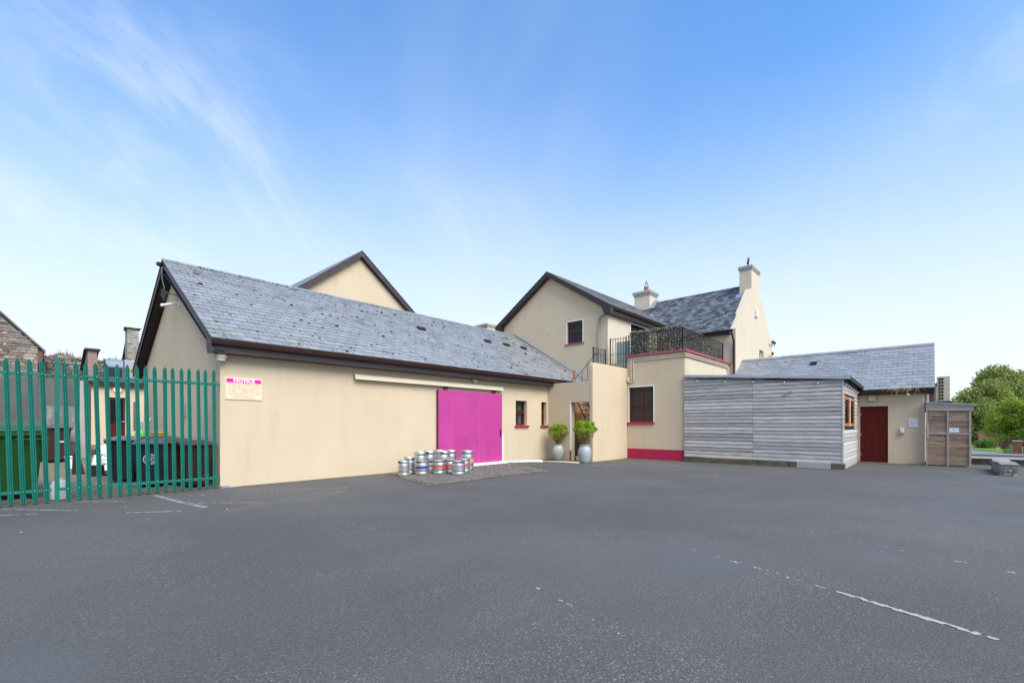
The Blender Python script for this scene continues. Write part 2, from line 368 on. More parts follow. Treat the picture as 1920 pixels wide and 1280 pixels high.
m_paint = paint_mat('line_paint', (.37,.365,.345)); m_pgrey = paint_mat('grey_patch_paint', (.27,.28,.30)); m_yellow = paint_mat('yellow_line_paint', (.60,.40,.07))
m_p90, m_p50, m_p25 = .86, .5, .2        # how much of a line is left

# ------------------------------------------------------------------ ground
def zS(x): return min(0, -.022*(x-21)) if x < 66 else -.022*45
def sheet(name, pts, m, parent=None):
    mb = MB(); mb.add(pts, [tuple(range(len(pts)))]); o = mb.build(name, m, parent)
    me = o.data
    if me.polygons[0].normal.z < 0: me.flip_normals()
    return o
struct(sheet('terrain', [(-900,-900,-1.9),(900,-900,-1.9),(900,900,-1.9),(-900,900,-1.9)], m_field))
car_park = struct(sheet('car_park', [(-70,-90,0),(21,-90,0),(21,40,0),(-70,40,0)], m_asphalt))
mb = MB()
xs = [21,31.1]
mb.add([(21,-90,0),(31.1,-90,zS(31.1)),(31.1,90,zS(31.1)),(21,90,0)], [(0,1,2,3)])
struct(mb.build('road', m_road))
mb = MB(); mb.add([(31.1,-90,zS(31.1)+.1),(66,-90,zS(66)),(66,90,zS(66)),(31.1,90,zS(31.1)+.1),(31.1,-90,zS(31.1)-.1),(31.1,90,zS(31.1)-.1)], [(0,1,2,3),(4,0,3,5)])
struct(mb.build('pavement', m_path))
mb = MB(); mb.add([(66,-90,zS(66)),(140,-90,-1.0),(140,90,-1.0),(66,90,zS(66))], [(0,1,2,3)])
struct(mb.build('meadow', m_lawn))
zl = lambda x: zS(31.1)+.1+(zS(66)-zS(31.1)-.1)*(x-31.1)/(66-31.1)
mb = MB(); P = [(37.2,-15.0),(44,-14.6),(52,-14.55),(66,-14.3),(66,-22),(37.2,-22)]
mb.add([(x,y,zl(x)+.03) for x,y in P], [tuple(range(6))]); mb.add([(x,y,zl(x)+.03) for x,y in P[:4]]+[(x,y,zl(x)-.05) for x,y in P[:4]], [(0,1,5,4),(1,2,6,5),(2,3,7,6)])
struct(mb.build('lawn', m_lawn))
yard_pts = [(-12,0.02),(-12,9),(-12,30),(0.3,30),(0.3,9),(0.3,.02)]
zY = lambda y: .004+.06*min(max(y,0),9)+.01*max(0,min(y-9,6))
mb = MB(); mb.add([(-14,.02,.006),(-14,9,zY(9)),(-14,30,zY(15)),(3,30,zY(15)),(3,9,zY(9)),(3,.02,.006)], [(0,5,4,1),(1,4,3,2)])
struct(mb.build('bin_yard', m_yard))
# soil and moss strip along the foot of the courtyard walls
def blobsheet(name, pts, z, m, jit=.04, seed=1):
    rng = random.Random(seed); out = []
    for i in range(len(pts)):
        a, b = Vector(pts[i]), Vector(pts[(i+1) % len(pts)])
        n = max(2, int((b-a).length/.12))
        for k in range(n): q = a+(b-a)*k/n; out.append((q.x+rng.uniform(-jit,jit), q.y+rng.uniform(-jit,jit), z))
    o = sheet(name, out, m, car_park); return o
blobsheet('soil_strip', [(9.6,-.05),(11.9,-.05),(11.9,-2.25),(14.5,-2.25),(14.5,-4.6),(13.9,-4.6),(13.6,-3.2),(11.2,-2.9),(10.6,-1.0)], .004, m_dirt, .07)
blobsheet('wall_foot_soil', [(.4,.03),(4,.03),(4,-.06),(.4,-.05)], .004, m_dirt, .03, 4)
blobsheet('shelter_foot_soil', [(14.3,-4.6),(14.55,-9.7),(14.2,-9.9),(14.15,-4.7)], .004, m_dirt, .05, 5)
blobsheet('wing_foot_soil', [(18.5,-9.7),(18.5,-12.8),(18.1,-12.9),(18.2,-9.9)], .004, m_dirt, .05, 6)
# painted lines
LSEED = [0]
def line(p, q, w, m, z=.0030, name='painted_line', pm=None, parent=None):
    """a worn line: many irregular flakes of paint"""
    LSEED[0] += 1; rng = random.Random(LSEED[0]*13); cov = m
    p, q = Vector((*p, 0)), Vector((*q, 0)); L_ = (q-p).length; d = (q-p).normalized(); n = Vector((-d.y, d.x, 0)); mb = MB(); a = 0; i = 0; gone = 0
    while a < L_:
        fl = rng.uniform(.025,.09) if cov > .8 else rng.uniform(.008,.034)
        if gone <= 0 and rng.random() < ((1-cov)*.5 if cov < .8 else .15): gone = rng.uniform(.03,.22)*(1-cov)*1.5 if cov < .8 else rng.uniform(.015,.06)
        if gone > 0: gone -= fl
        elif rng.random() < cov+.45:
            hw = w/2*(rng.uniform(.38,1.05) if cov > .8 else rng.uniform(.12,.5)); c = p+d*(a+fl/2)+n*((w/2-hw)*rng.uniform(-1,1)); zz = z+.0003*(i % 7); k = 11; vs = []
            for t in range(k):
                an = 2*math.pi*t/k; e = 3.2; cx_, sy_ = math.cos(an), math.sin(an); rr = (abs(cx_)**e+abs(sy_)**e)**(-1/e)*rng.uniform(.6,1.1)
                v = c+d*(cx_*rr*fl*.62)+n*(sy_*rr*hw); vs.append((v.x, v.y, zz))
            mb.add(vs, [tuple(range(k))]); i += 1
        a += fl*(.62 if cov > .8 else .8)
    if not mb.v: return
    o = mb.build(name, pm or m_paint, car_park)
    bm = bmesh.new(); bm.from_mesh(o.data)
    for f in bm.faces:
        f.normal_update()
        if f.normal.z < 0: f.normal_flip()
    bm.to_mesh(o.data); bm.free(); return o
line((2.02,-9.72), (1.6,-10.88), .075, m_p50); line((1.595,-10.9), (1.53,-11.1), .07, m_p50); line((1.53,-11.1), (1.19,-11.97), .078, m_p90); line((1.17,-12.0), (.85,-12.8), .075, m_p25)
line((.01,-8.86), (-.44,-10.18), .075, m_p25); line((-.44,-10.2), (-.7,-10.9), .075, m_p25)
line((3.48,-11.69), (3.2,-12.4), .08, m_p50); line((4.1,-10.2), (3.5,-11.6), .08, m_p25)
line((-0.09,-3.11), (0.13,-6.16), .05, m_p25)
for p, q, w, m in (((-3.3,-1.02),(-2.9,-1.28),.07,m_p90), ((-3.25,-.3),(-2.43,-1.36),.06,m_p90), ((-2.4,-1.4),(-2.1,-1.7),.05,m_p50), ((-1.92,-2.2),(-1.3,-2.68),.07,m_p90),
                   ((-1.1,-1.76),(-.08,-2.79),.06,m_p90), ((-1.0,-1.5),(-.3,-2.2),.12,m_p50), ((-2.3,-.2),(-1.75,-.78),.05,m_p90), ((-1.7,-.8),(-1.1,-1.6),.05,m_p25),
                   ((.45,-.95),(2.3,-2.2),.07,m_p50), ((.55,-1.25),(1.9,-2.05),.05,m_p90), ((.8,-.6),(2.2,-1.4),.05,m_p25), ((.35,-1.0),(.6,-1.9),.06,m_p50)):
    line(p, q, w, m)
line((-1.2,-.25), (-1.06,-1.75), .13, .9, .001, pm=m_pgrey); line((-1.02,-1.95), (-.9,-2.55), .16, .9, .001, pm=m_pgrey)
for p, q, m in (((10.3,-3.05),(11.2,-3.7),m_p90), ((11.4,-3.5),(12.05,-4.0),m_p50), ((12.0,-4.2),(12.1,-5.9),m_p90), ((12.1,-6.0),(12.3,-8.2),m_p25), ((8.3,-4.6),(9.1,-5.4),m_p25)):
    line(p, q, .1, m)
zr = zS(30.8)
sheet('painted_line', [(30.75,-60,zS(30.75)+.005),(30.95,-60,zS(30.95)+.005),(30.95,60,zS(30.95)+.005),(30.75,60,zS(30.75)+.005)], m_paint, bpy.data.objects['road'])
for x in (21.6,):
    sheet('yellow_line', [(x,-40,zS(x)+.005),(x+.12,-40,zS(x+.12)+.005),(x+.12,-13.2,zS(x+.12)+.005),(x,-13.2,zS(x)+.005)], m_yellow, bpy.data.objects['road'])
line((17.3,-13.62), (16.6,-16), .1, .9, name='yellow_line', pm=m_yellow)
# brick paving in front of the sliding door
mb = MB(); rng = random.Random(3)
poly = [(4.1,-.12),(3.35,-3.2),(7.8,-3.1),(9.1,-.25),(8.9,-.1)]
def inside(x, y, P):
    c = False
    for i in range(len(P)):
        (x1,y1),(x2,y2) = P[i], P[i-1]
        if (y1 > y) != (y2 > y) and x < (x2-x1)*(y-y1)/(y2-y1)+x1: c = not c
    return c
y = -3.2; r = 0
while y < -.1:
    x = 3.2+(r % 2)*.105
    while x < 9.2:
        if inside(x, y, poly): mb.box(x+.004+rng.uniform(0,.003), x+.203, y+.004, y+.098, -.02, .012+rng.uniform(0,.006))
        x += .21
    y += .105; r += 1
paving = stuff(mb.build('paving_bricks', m_pavers, car_park))
sheet('paving_bed', [(x,y,.006) for x,y in [(4.05,-.08),(3.3,-3.24),(7.85,-3.14),(9.15,-.2),(8.95,-.06)]], m_dirt, car_park)
# fallen leaves, chips and litter specks on the asphalt
mb = MB(); rng = random.Random(9)
for k in range(260):
    if k < 120: x, y = rng.uniform(9, 18.2), rng.uniform(-10, -2.6)
    elif k < 160: x, y = rng.uniform(14, 18.3), rng.uniform(-12.6, -9.9)
    else: x, y = rng.uniform(-3.2, 14), rng.uniform(-3.2, -.2)
    if x > 14.3 and y > -9.8: continue
    s = rng.uniform(.007, .016); a = rng.uniform(0, 6.3); u = Vector((math.cos(a)*s, math.sin(a)*s, 0)); v = Vector((-u.y*.6, u.x*.6, rng.uniform(0,.004)))
    c = Vector((x, y, .012)); mb.quad(c-u-v, c+u-v, c+u+v, c-u+v)
stuff(mb.build('fallen_leaves', m_grasstuft, car_park))

# ------------------------------------------------------------------ roofs
CAMP = Vector((CX, CY, CH))
def slate_roof(roof, P0, A, B, la, lb, gauge, w, n_ind, m, seed=1, t=.012, gap=.012, off0=0):
    rng = random.Random(seed); P0, A, B = Vector(P0), Vector(A).normalized(), Vector(B).normalized(); N = A.cross(B).normalized()
    if N.z < 0: N = -N
    rows = int(math.ceil(lb/gauge)); L = gauge*1.3; items = []; MBj = MB()
    wm = w-gap
    def slab(a0, a1, b0, b1, j):
        lo, hi = t*1.9+j, t*.35
        pts = []
        for n0, n1 in ((lo-t, hi-t), (lo, hi)):
            pts += [(a0,b0,n0), (a1,b0,n0), (a1,b1,n1), (a0,b1,n1)]
        return pts
    F5 = [(4,5,6,7),(0,1,5,4),(1,2,6,5),(3,0,4,7)]
    for k in range(rows):
        b0 = k*gauge; b1 = min(b0+L, lb+.02); a = -(w/2 if k % 2 else 0)-off0
        while a < la:
            a0, a1 = max(a, 0), min(a+wm, la)
            if a1-a0 > .04:
                full = a >= 0 and a+wm <= la and b0+L <= lb+.021
                c = P0+A*(a0+a1)/2+B*(b0+gauge/2)
                items.append(((c-CAMP).length, full, a0, a1, b0, b1))
            a += w
    items.sort(key=lambda i: i[0])
    me = bpy.data.meshes.new('slate'); ps = slab(-wm/2, wm/2, 0, L, 0); me.from_pydata(ps, [], F5); me.materials.append(m)
    Rm = Matrix((A, B, N)).transposed().to_4x4(); off = roof.location.copy(); q = roof.parent
    while q is not None: off += q.location; q = q.parent
    cnt = 0
    for d, full, a0, a1, b0, b1 in items:
        j = rng.choice((0, 0, 0, .002, .004)); tw = rng.gauss(0, .006)
        if full and cnt < n_ind:
            cnt += 1
            o = bpy.data.objects.new('slate', me); COL.objects.link(o); o.parent = roof
            c = P0+A*((a0+a1)/2)+B*(b0+rng.uniform(-.004,.004))+N*j
            o.matrix_local = Matrix.Translation(c-off) @ Rm @ Matrix.Rotation(tw, 4, 'Z')
        else:
            pts = slab(a0, a1, b0+rng.uniform(-.004,.004), b1, j)
            MBj.add([P0+A*x+B*y+N*z for x, y, z in pts], F5)
    if MBj.v: stuff(MBj.build('slates', m, roof))
    return N
def lumps(mb, c, r, rng, flat=.5, n=6):
    """a small irregular lump"""
    vs = []; fs = []
    for i, (rr, z) in enumerate(((1,0),(.85,.5),(.35,.9))):
        for j in range(n): a = 2*math.pi*j/n; q = r*rr*rng.uniform(.7,1.25); vs.append((c[0]+q*math.cos(a), c[1]+q*math.sin(a), c[2]+z*r*flat))
    for i in range(2):
        for j in range(n): fs.append((i*n+j, i*n+(j+1) % n, (i+1)*n+(j+1) % n, (i+1)*n+j))
    fs.append(tuple(2*n+j for j in range(n))); mb.add(vs, fs)
def moss(roof, P0, A, B, la, lb, n, seed, rmin=.012, rmax=.04):
    rng = random.Random(seed); mb = MB(); A, B = Vector(A).normalized(), Vector(B).normalized()
    for k in range(n):
        c = Vector(P0)+A*rng.uniform(.1,la-.1)+B*(lb*(1-rng.random()**1.1*.98)-.05); c.z += .012
        lumps(mb, c, rng.uniform(rmin, rmax)*(1 if rng.random() < .8 else 1.6), rng)
    stuff(mb.build('moss', m_moss, roof))
def ridge_tiles(roof, p, q, m, n, wid=.16, drop=.10, seg=.45):
    p, q = Vector(p), Vector(q); d = q-p; k = max(1, int(d.length/seg)); s = Vector((d.y, -d.x, 0)).normalized()
    rng = random.Random(5)
    for i in range(k):
        a = p+d*(i/k)+d.normalized()*.003; b = p+d*((i+1)/k)-d.normalized()*.003; z = Vector((0,0,rng.uniform(-.004,.006)))
        mb = MB(); prof = [s*wid-Vector((0,0,drop)), Vector((0,0,0)), -s*wid-Vector((0,0,drop)), -s*(wid-.015)-Vector((0,0,drop+.012)), Vector((0,0,-.02)), s*(wid-.015)-Vector((0,0,drop+.012))]
        mb.prism([a+z+x for x in prof], b-a); mb.build('ridge_tile', m, roof)
def gutter_x(name, parent, x0, x1, y, z, m, depth=.115, h=.105):
    """moulded gutter running along X, mouth edge at y (towards -Y), top at z"""
    prof = [(y,z),(y-.002,z-.018),(y+.012,z-.022),(y+.018,z-.06),(y+.045,z-h),(y+depth,z-h),(y+depth,z),(y+depth-.012,z),(y+depth-.012,z-h+.012),(y+.05,z-h+.012),(y+.03,z-.05),(y+.014,z)]
    mb = MB(); mb.prism([(x0,a,b) for a,b in prof], (x1-x0,0,0)); return mb.build(name, m, parent)
def gutter_y(name, parent, y0, y1, x, z, m, depth=.115, h=.105):
    prof = [(x,z),(x-.002,z-.018),(x+.012,z-.022),(x+.018,z-.06),(x+.045,z-h),(x+depth,z-h),(x+depth,z),(x+depth-.012,z),(x+depth-.012,z-h+.012),(x+.05,z-h+.012),(x+.03,z-.05),(x+.014,z)]
    mb = MB(); mb.prism([(a,y0,b) for a,b in prof], (0,y1-y0,0)); return mb.build(name, m, parent)
def window(parent, ax, pos, a0, a1, z0, z1, rec=.1, cols=2, rows=2, split=None, m=None, fw=.06, bar=.05, glass=None, sill=None, sill_m=None, reveal=None, behind=None, extra=.06, sill_out=.06, only_bars=True):
    """window frame with panes, sill and what hangs behind it; pos is the wall face, recessed by rec"""
    m = m or m_frame; glass = glass or m_glass; mb = MB()
    mb.pbox(ax,pos,rec,rec+.06,a0,a0+fw,z0,z1); mb.pbox(ax,pos,rec,rec+.06,a1-fw,a1,z0,z1)
    mb.pbox(ax,pos,rec,rec+.06,a0+fw,a1-fw,z0,z0+fw); mb.pbox(ax,pos,rec,rec+.06,a0+fw,a1-fw,z1-fw,z1)
    A = [a0+fw+(a1-a0-2*fw)*i/cols for i in range(cols+1)]
    Z = [z0+fw+(z1-z0-2*fw)*i/rows for i in range(rows+1)]
    if split and rows == 2: Z[1] = split
    for a in A[1:-1]: mb.pbox(ax,pos,rec+.004,rec+.056,a-bar/2,a+bar/2,z0+fw,z1-fw)
    for z in Z[1:-1]: mb.pbox(ax,pos,rec+.001,rec+.059,a0+fw,a1-fw,z-bar/2,z+bar/2)
    w = mb.build('window', m, parent)
    for i in range(cols):
        for j in range(rows):
            b = MB(); e = bar/2-.004; b.pbox(ax,pos,rec+.026,rec+.034,A[i]+(e if i else -.004),A[i+1]-(e if i < cols-1 else -.004),Z[j]+(e if j else -.004),Z[j+1]-(e if j < rows-1 else -.004))
            b.build('pane', glass, w)
    if sill:
        b = MB(); b.pbox(ax,pos,-sill_out,rec-.002,a0-extra,a1+extra,z0-sill,z0-.001); b.build('sill', sill_m or m_crimson, w, bevel=.008)
    if reveal:
        b = MB(); t = .045
        b.pbox(ax,pos,-.006,rec-.002,a0-t,a0-.001,z0,z1+t); b.pbox(ax,pos,-.006,rec-.002,a1+.001,a1+t,z0,z1+t); b.pbox(ax,pos,-.006,rec-.002,a0-.001,a1+.001,z1+.001,z1+t)
        b.build('reveal', reveal, w)
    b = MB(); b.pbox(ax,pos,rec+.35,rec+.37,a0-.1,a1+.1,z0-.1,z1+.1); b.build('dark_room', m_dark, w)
    if behind == 'curtain':
        for s in (0, 1):
            b = MB(); n = 14; pts = []
            mid = (a0+a1)/2; p0, p1 = (a0+fw, mid-.02) if s == 0 else (mid+.02, a1-fw)
            for i in range(n):
                a = p0+(p1-p0)*i/(n-1); o = rec+.12+.02*math.sin(i*2.4)
                for z in (z0+.03, z1-.03):
                    sq = 1-.25*max(0, (z1-z)/(z1-z0)-.0)*(1 if s == 0 else 1); aa = p0+(a-p0)*sq if s == 0 else p1-(p1-a)*sq
                    pts.append((aa, pos+o, z) if ax == 'Y' else (pos+o, aa, z))
            b.add(pts, [(2*i, 2*i+2, 2*i+3, 2*i+1) for i in range(n-1)]); b.build('curtain', m_curtain, w)
    if behind == 'blind':
        b = MB(); z = z0+.05
        while z < z1-.05:
            b.pbox(ax,pos,rec+.085,rec+.115,a0+fw*.6,a1-fw*.6,z,z+.004); b.pbox(ax,pos,rec+.088,rec+.09,a0+fw*.6,a1-fw*.6,z+.004,z+.022); z += .035
        stuff(b.build('blind', m_blind, w))
    return w

# ------------------------------------------------------------------ long store building
XG = 14.6; YR, ZR, ZE = 4.312, 6.067, 3.27
lb_ = thing('store_building', (0,0,0), 'long low beige rendered store with slate roof and magenta sliding door', 'building')
W1 = (9.86,10.52,1.39,2.34); W2 = (11.42,11.76,1.39,2.34); SD = (6.0,9.0,.0,2.45)
mb = MB(); mb.wallgrid('Y', 0, .3, 0, XG, -.1, 3.1, [W1, W2]); mb.build('front_wall', m_wall, lb_)
mb = MB(); mb.prism([(0,.3,-.1),(0,8.6,-.1),(0,8.6,3.15),(0,YR,5.62),(0,.3,3.25)], (.3,0,0)); mb.build('gable_wall', m_wall, lb_)
mb = MB(); mb.box(.3,XG,8.3,8.6,-.1,3.1); mb.build('rear_wall', m_wall, lb_)
mb = MB()
Bv = Vector((0, YR+.4, ZR-ZE)); LBs = Bv.length; Bv.normalize(); Nn = Vector((0,-Bv.z,Bv.y))
for s in (1, -1):   # roof deck, two slopes
    e = V(-.24,-.385,ZE-.01) if s == 1 else V(-.24,2*YR+.385,ZE-.01)
    r_ = V(-.24,YR,ZR-.01); nn = V(0,-s*Bv.z,Bv.y)
    mb.prism([e-nn*.02, r_-nn*.02, r_-nn*.09, e-nn*.09], (XG+.24,0,0))
lroof = mb.build('roof', m_soffit, lb_)
slate_roof(lroof, (-.27,-.42,ZE-.014), (1,0,0), Bv, XG+.27, LBs+.01, .25, .298, 300, m_slate, 11)
slate_roof(lroof, (-.27,2*YR+.42,ZE-.014), (1,0,0), (0,-Bv.y,Bv.z), XG+.27, LBs, .5, .6, 0, m_slate, 12)
ridge_tiles(lroof, (-.27,YR,ZR+.035), (XG,YR,ZR+.035), m_slate, 0)
moss(lroof, (-.2,-.4,ZE), (1,0,0), Bv, XG, LBs, 420, 3, .014, .05)
mb = MB(); rng = random.Random(31)
for k in range(230): lumps(mb, (rng.uniform(-.25,1)+(XG-3)*rng.random()**1.6, YR-rng.uniform(.02,.2), ZR+.0-.04+rng.uniform(-.03,.01)), rng.uniform(.010,.026), rng)
stuff(mb.build('ridge_moss', m_moss, lroof))
for x in (7.29,10.78,11.99,13.17):   # slate vents
    mb = MB(); c = V(x,2.5,5.02); mb.obox(c+Nn*.045, (.16,0,0), Bv*.09, Nn*.025); mb.obox(c-Bv*.1+Nn*.03, (.16,0,0), Bv*.02, Nn*.03); mb.build('roof_vent', m_iron, lroof, bevel=.01)
mb = MB(); mb.beam((XG-.06,-.35,ZE+.06), (XG-.06,YR,ZR+.06), .16, .02, Nn); mb.build('flashing', m_lead, lroof)
# verge: bargeboards, soffit
def rake(name, parent, ax, pos, a0, z0, a1, z1, h, t, m, drop=.0, end=False):
    p = lambda a, z: (a, pos, z) if ax == 'Y' else (pos, a, z)
    vec = (0,t,0) if ax == 'Y' else (t,0,0)
    mb = MB(); mb.prism([p(a0,z0-drop), p(a1,z1-drop), p(a1,z1-drop-h), p(a0,z0-drop-h)], vec); return mb.build(name, m, parent)
ez = ZE-.02
rake('bargeboard', lb_, 'X', -.25, -.36, ez+.02, YR, ZR-.01, .20, .028, m_fascia2)
rake('bargeboard', lb_, 'X', -.25, 2*YR+.36, ez+.02, YR, ZR-.01, .20, .028, m_fascia2)
mb = MB(); mb.prism([(-.2505,-.36,ez),(-.2505,-.36,2.97),(-.2505,-.02,2.97),(-.2505,.06,3.10),(-.2505,.06,ez+.2)], (.029,0,0)); mb.build('eave_end', m_fascia2, lb_)
mb = MB()
for s in (1,-1):
    y0 = -.3 if s == 1 else 2*YR+.3
    mb.prism([(-.222,y0,3.02),(-.222,YR,5.68),(-.222,YR,5.66),(-.222,y0,3.0)], (.222,0,0))
mb.build('verge_soffit', m_soffit, lb_)
mb = MB(); mb.box(-.22,XG,-.30,-.275,2.98,3.24); mb.build('fascia', m_fascia, lb_)
mb = MB(); mb.box(-.2,XG,-.275,.0,2.985,3.0); mb.build('soffit', m_fascia, lb_)
gutter_x('gutter', lb_, -.26, XG-.05, -.42, ZE-.005, m_gutter, .118, .12)
for w_ in (W1, W2): window(lb_, 'Y', 0, *w_, rec=.14, cols=1, rows=2, split=w_[2]+.52, fw=.065, bar=.11, sill=.075, extra=.07, sill_out=.07, behind='curtain')
# sliding door on its track
sdoor_m = MB(); sdoor_m.box(6.04,9.0,-.10,-.045,.09,2.53); sdo = sdoor_m.build('sliding_door', m_pink, lb_, bevel=.004)
mb = MB(); mb.box(6.035,6.05,-.104,-.04,.09,2.53); mb.build('door_edge', m_frame, sdo)
for a, b, c, d in ((6.056,6.60,.10,2.28),(6.612,7.83,.10,2.28),(7.842,8.995,.10,2.525),(6.056,7.83,2.29,2.525)):   # sheets the door is faced with
    mb = MB(); mb.box(a,b,-.104,-.1005,c,d); mb.build('panel', m_pink, sdo)
mb = MB()
for a, b, c, d in ((6.602,6.610,.1,2.28),(7.832,7.840,.1,2.285),(6.056,7.83,2.282,2.288)): mb.box(a,b,-.1055,-.1005,c,d)
mb.build('panel_seam', m_pinkl, sdo)
mb = MB(); rng = random.Random(8)
for k in range(34):
    x, z = (rng.uniform(7.9,8.95), .12+abs(rng.gauss(0,.28))) if k < 24 else (rng.uniform(6.1,8.9), rng.uniform(.15,2.3)); sz = rng.uniform(.005,.016)
    mb.add([(x+math.cos(t*1.05)*sz*rng.uniform(.5,1.2), -.1058, z+math.sin(t*1.05)*sz*rng.uniform(.6,1.8)) for t in range(6)], [tuple(range(6))])
stuff(mb.build('paint_chips', m_pinkl, sdo))
mb = MB(); mb.box(8.88,8.91,-.14,-.104,1.0,1.25); mb.build('pull_handle', m_frame, sdo)
for x in (6.38, 8.62):
    mb = MB(); mb.box(x-.07,x+.07,-.09,-.055,2.53,2.62); mb.tube([(x-.04,-.05,2.64),(x-.04,-.1,2.64)],.035,10); mb.tube([(x+.04,-.05,2.64),(x+.04,-.1,2.64)],.035,10); mb.build('hanger', m_frame, sdo)
mb = MB(); mb.prism([(3.18,-.02,2.80),(3.18,-.10,2.79),(3.18,-.15,2.655),(3.18,-.14,2.65),(3.18,-.09,2.775),(3.18,-.02,2.785)], (5.86,0,0)); mb.build('door_track', m_creampaint, lb_)
mb = MB(); mb.box(6.0,9.15,-.28,0,-.02,.085); mb.build('threshold', m_white, lb_, bevel=.01)
mb = MB(); mb.box(9.05,9.11,-.06,-.002,.08,1.06); mb.build('door_guide', m_white, lb_)
mb = MB(); mb.tube([(9.1,-.3,.05),(10.0,-.75,.05),(10.25,-1.0,.045)],.05,8); tag(mb.build('drain_pipe', m_white, smooth=True), 'white plastic pipe lying on ground beside the sliding door', 'pipe')
mb = MB(); mb.tube([(10.28,-.95,.03),(10.7,-1.6,.03),(10.9,-2.2,.02)],.03,8); tag(mb.build('hose_piece', m_creampaint, smooth=True), 'thin cream hose lying on the asphalt beyond the white pipe', 'hose')
mb = MB(); mb.lathe((13.2,-.32,3.18), [(.055,0),(.055,.10),(.05,.10)], 12); mb.tube([(13.2,-.32,3.26),(13.25,-.36,3.36),(13.25,-.36,3.62)],.05,10); p_ = mb.build('flue', m_pipe, lb_, smooth='auto')
mb = MB(); mb.lathe((13.25,-.36,3.42), [(.058,0),(.058,.2)], 12); mb.lathe((13.25,-.36,3.62), [(.06,0),(.06,.12)], 12); mb.build('flue_collar', m_terra, p_, smooth='auto')
# weeds in the gutter
for x, h, n, wl in ((-.05,.26,7,'tall thin weed in the store gutter right at the corner'),(.15,.16,5,'short weed in the store gutter just off the corner'),(1.62,.34,9,'tallest green weed in the store gutter beyond the notice sign'),(1.35,.2,6,'small weed in the store gutter before the tallest weed')):
    mb = MB(); rng = random.Random(int(x*100)+5)
    for k in range(n):
        a = rng.uniform(0,6.3); b = V(x+rng.uniform(-.05,.05), -.36, ZE-.02); t_ = b+V(math.cos(a)*.06, math.sin(a)*.05, h*rng.uniform(.5,1)); w_ = V(.006,0,0); mb.quad(b-w_, b+w_, t_+w_*.2, t_-w_*.2)
        for q in range(3): c = b+(t_-b)*rng.uniform(.4,1); e = V(rng.uniform(-.03,.03),0,rng.uniform(.0,.02)); mb.quad(c, c+V(0,0,.012), c+e+V(0,0,.008), c+e)
    tag(mb.build('weed', m_weed), wl, 'weed', 'weeds in the gutter')
# things fixed to the store
def bulkhead(loc, label, ax='Y', group=None, sc=1):
    t = thing('wall_light', loc, label, 'light', group)
    x, y, z = loc
    d = (0,-1) if ax == 'Y' else (-1,0)
    mb = MB(); mb.lathe((x+d[0]*.07*sc,y+d[1]*.07*sc,z-.02*sc), [(.09*sc,0),(.105*sc,.03*sc),(.105*sc,.06*sc),(.08*sc,.085*sc)], 14); mb.box(x-.04*sc,x+.04*sc,y-.05*sc,y,z-.01*sc,z+.07*sc); mb.build('housing', m_creampaint, t, smooth='auto')
    mb = MB(); mb.lathe((x+d[0]*.07*sc,y+d[1]*.07*sc,z-.085*sc), [(.04*sc,0),(.075*sc,.02*sc),(.085*sc,.062*sc)], 14); mb.build('lens', m_lampglass, t, smooth='auto')
    return t
bulkhead((7.66,-.0,2.93), 'small cream lamp under the eave above the sliding door')
bulkhead((-.02,-.02,2.90), 'cream lamp at the store corner above the notice sign', sc=1.25)
# notice sign
sg = thing('notice_sign', (.475,0,2.0), 'pink and cream notice sign screwed to the store wall', 'sign')
mb = MB(); mb.box(.10,.855,-.02,-.003,1.985,2.475); mb.build('board', m_signw, sg)
mb = MB(); mb.box(.118,.837,-.024,-.0205,2.365,2.455); mb.build('header', m_signp, sg)
mb = MB()
for a,b,c,d in ((.118,.123,2.005,2.365),(.832,.837,2.005,2.365),(.123,.832,2.005,2.010)): mb.box(a,b,-.0225,-.0205,c,d)
mb.build('border', m_signr, sg)
text_mesh('NOTICE', .098, 'title', m_signwhite, sg, (.478,-.0265,2.410), (1,0,0), (0,0,1), .44, .004)
for i, (s, w_) in enumerate((('THE OWNER OF THIS PROPERTY ACCEPTS',.66),('NO RESPONSIBILITY FOR LOSS, DAMAGE',.65),('OR INJURY TO PERSONS, PROPERTY OR',.64),('ANY VEHICLE, ITS EQUIPMENT OR CONTENTS',.68),('HOWSOEVER CAUSED WHILST LEFT, PARKED',.68),('OR VISITING THESE GROUNDS.',.46))):
    text_mesh(s, .046, 'text_line', m_signr, sg, (.478,-.0225,2.330-i*.057), (1,0,0), (0,0,1), w_, .0006)
# floodlight and camera on the gable
fl = thing('floodlight', (-.1,3.75,5.2), 'black floodlight hanging below the store gable peak', 'floodlight')
mb = MB(); mb.obox((-.30,3.86,4.98), (.03,.015,.02), (-.03,.07,.09), (0,.09,-.07)); mb.build('lamp_body', m_iron, fl)
mb = MB(); mb.tube([(0,3.7,4.98),(-.22,3.7,5.0),(-.28,3.84,4.98)],.012,6); mb.build('bracket', m_iron, fl)
mb = MB(); mb.tube([(-.27,4.28,5.85),(-.29,4.2,5.5),(-.26,3.95,5.1),(-.2,3.85,5.05)],.008,5); mb.build('cable', m_greypl, fl)
sc_ = thing('security_camera', (0,3.6,4.7), 'white bullet camera on the store gable under the floodlight', 'camera')
mb = MB(); mb.tube([(-.42,3.62,4.62),(-.18,3.62,4.70)],.042,12); mb.build('camera_body', m_plastic, sc_, smooth='auto')
mb = MB(); mb.tube([(0,3.6,4.74),(-.1,3.6,4.76),(-.2,3.62,4.72)],.015,6); mb.box(-.03,0,3.54,3.66,4.66,4.82); mb.build('bracket', m_plastic, sc_)
t = thing('dome_sensor', (-.3,YR+.05,6.0), 'black dome sensor at the tip of the store roof', 'sensor')
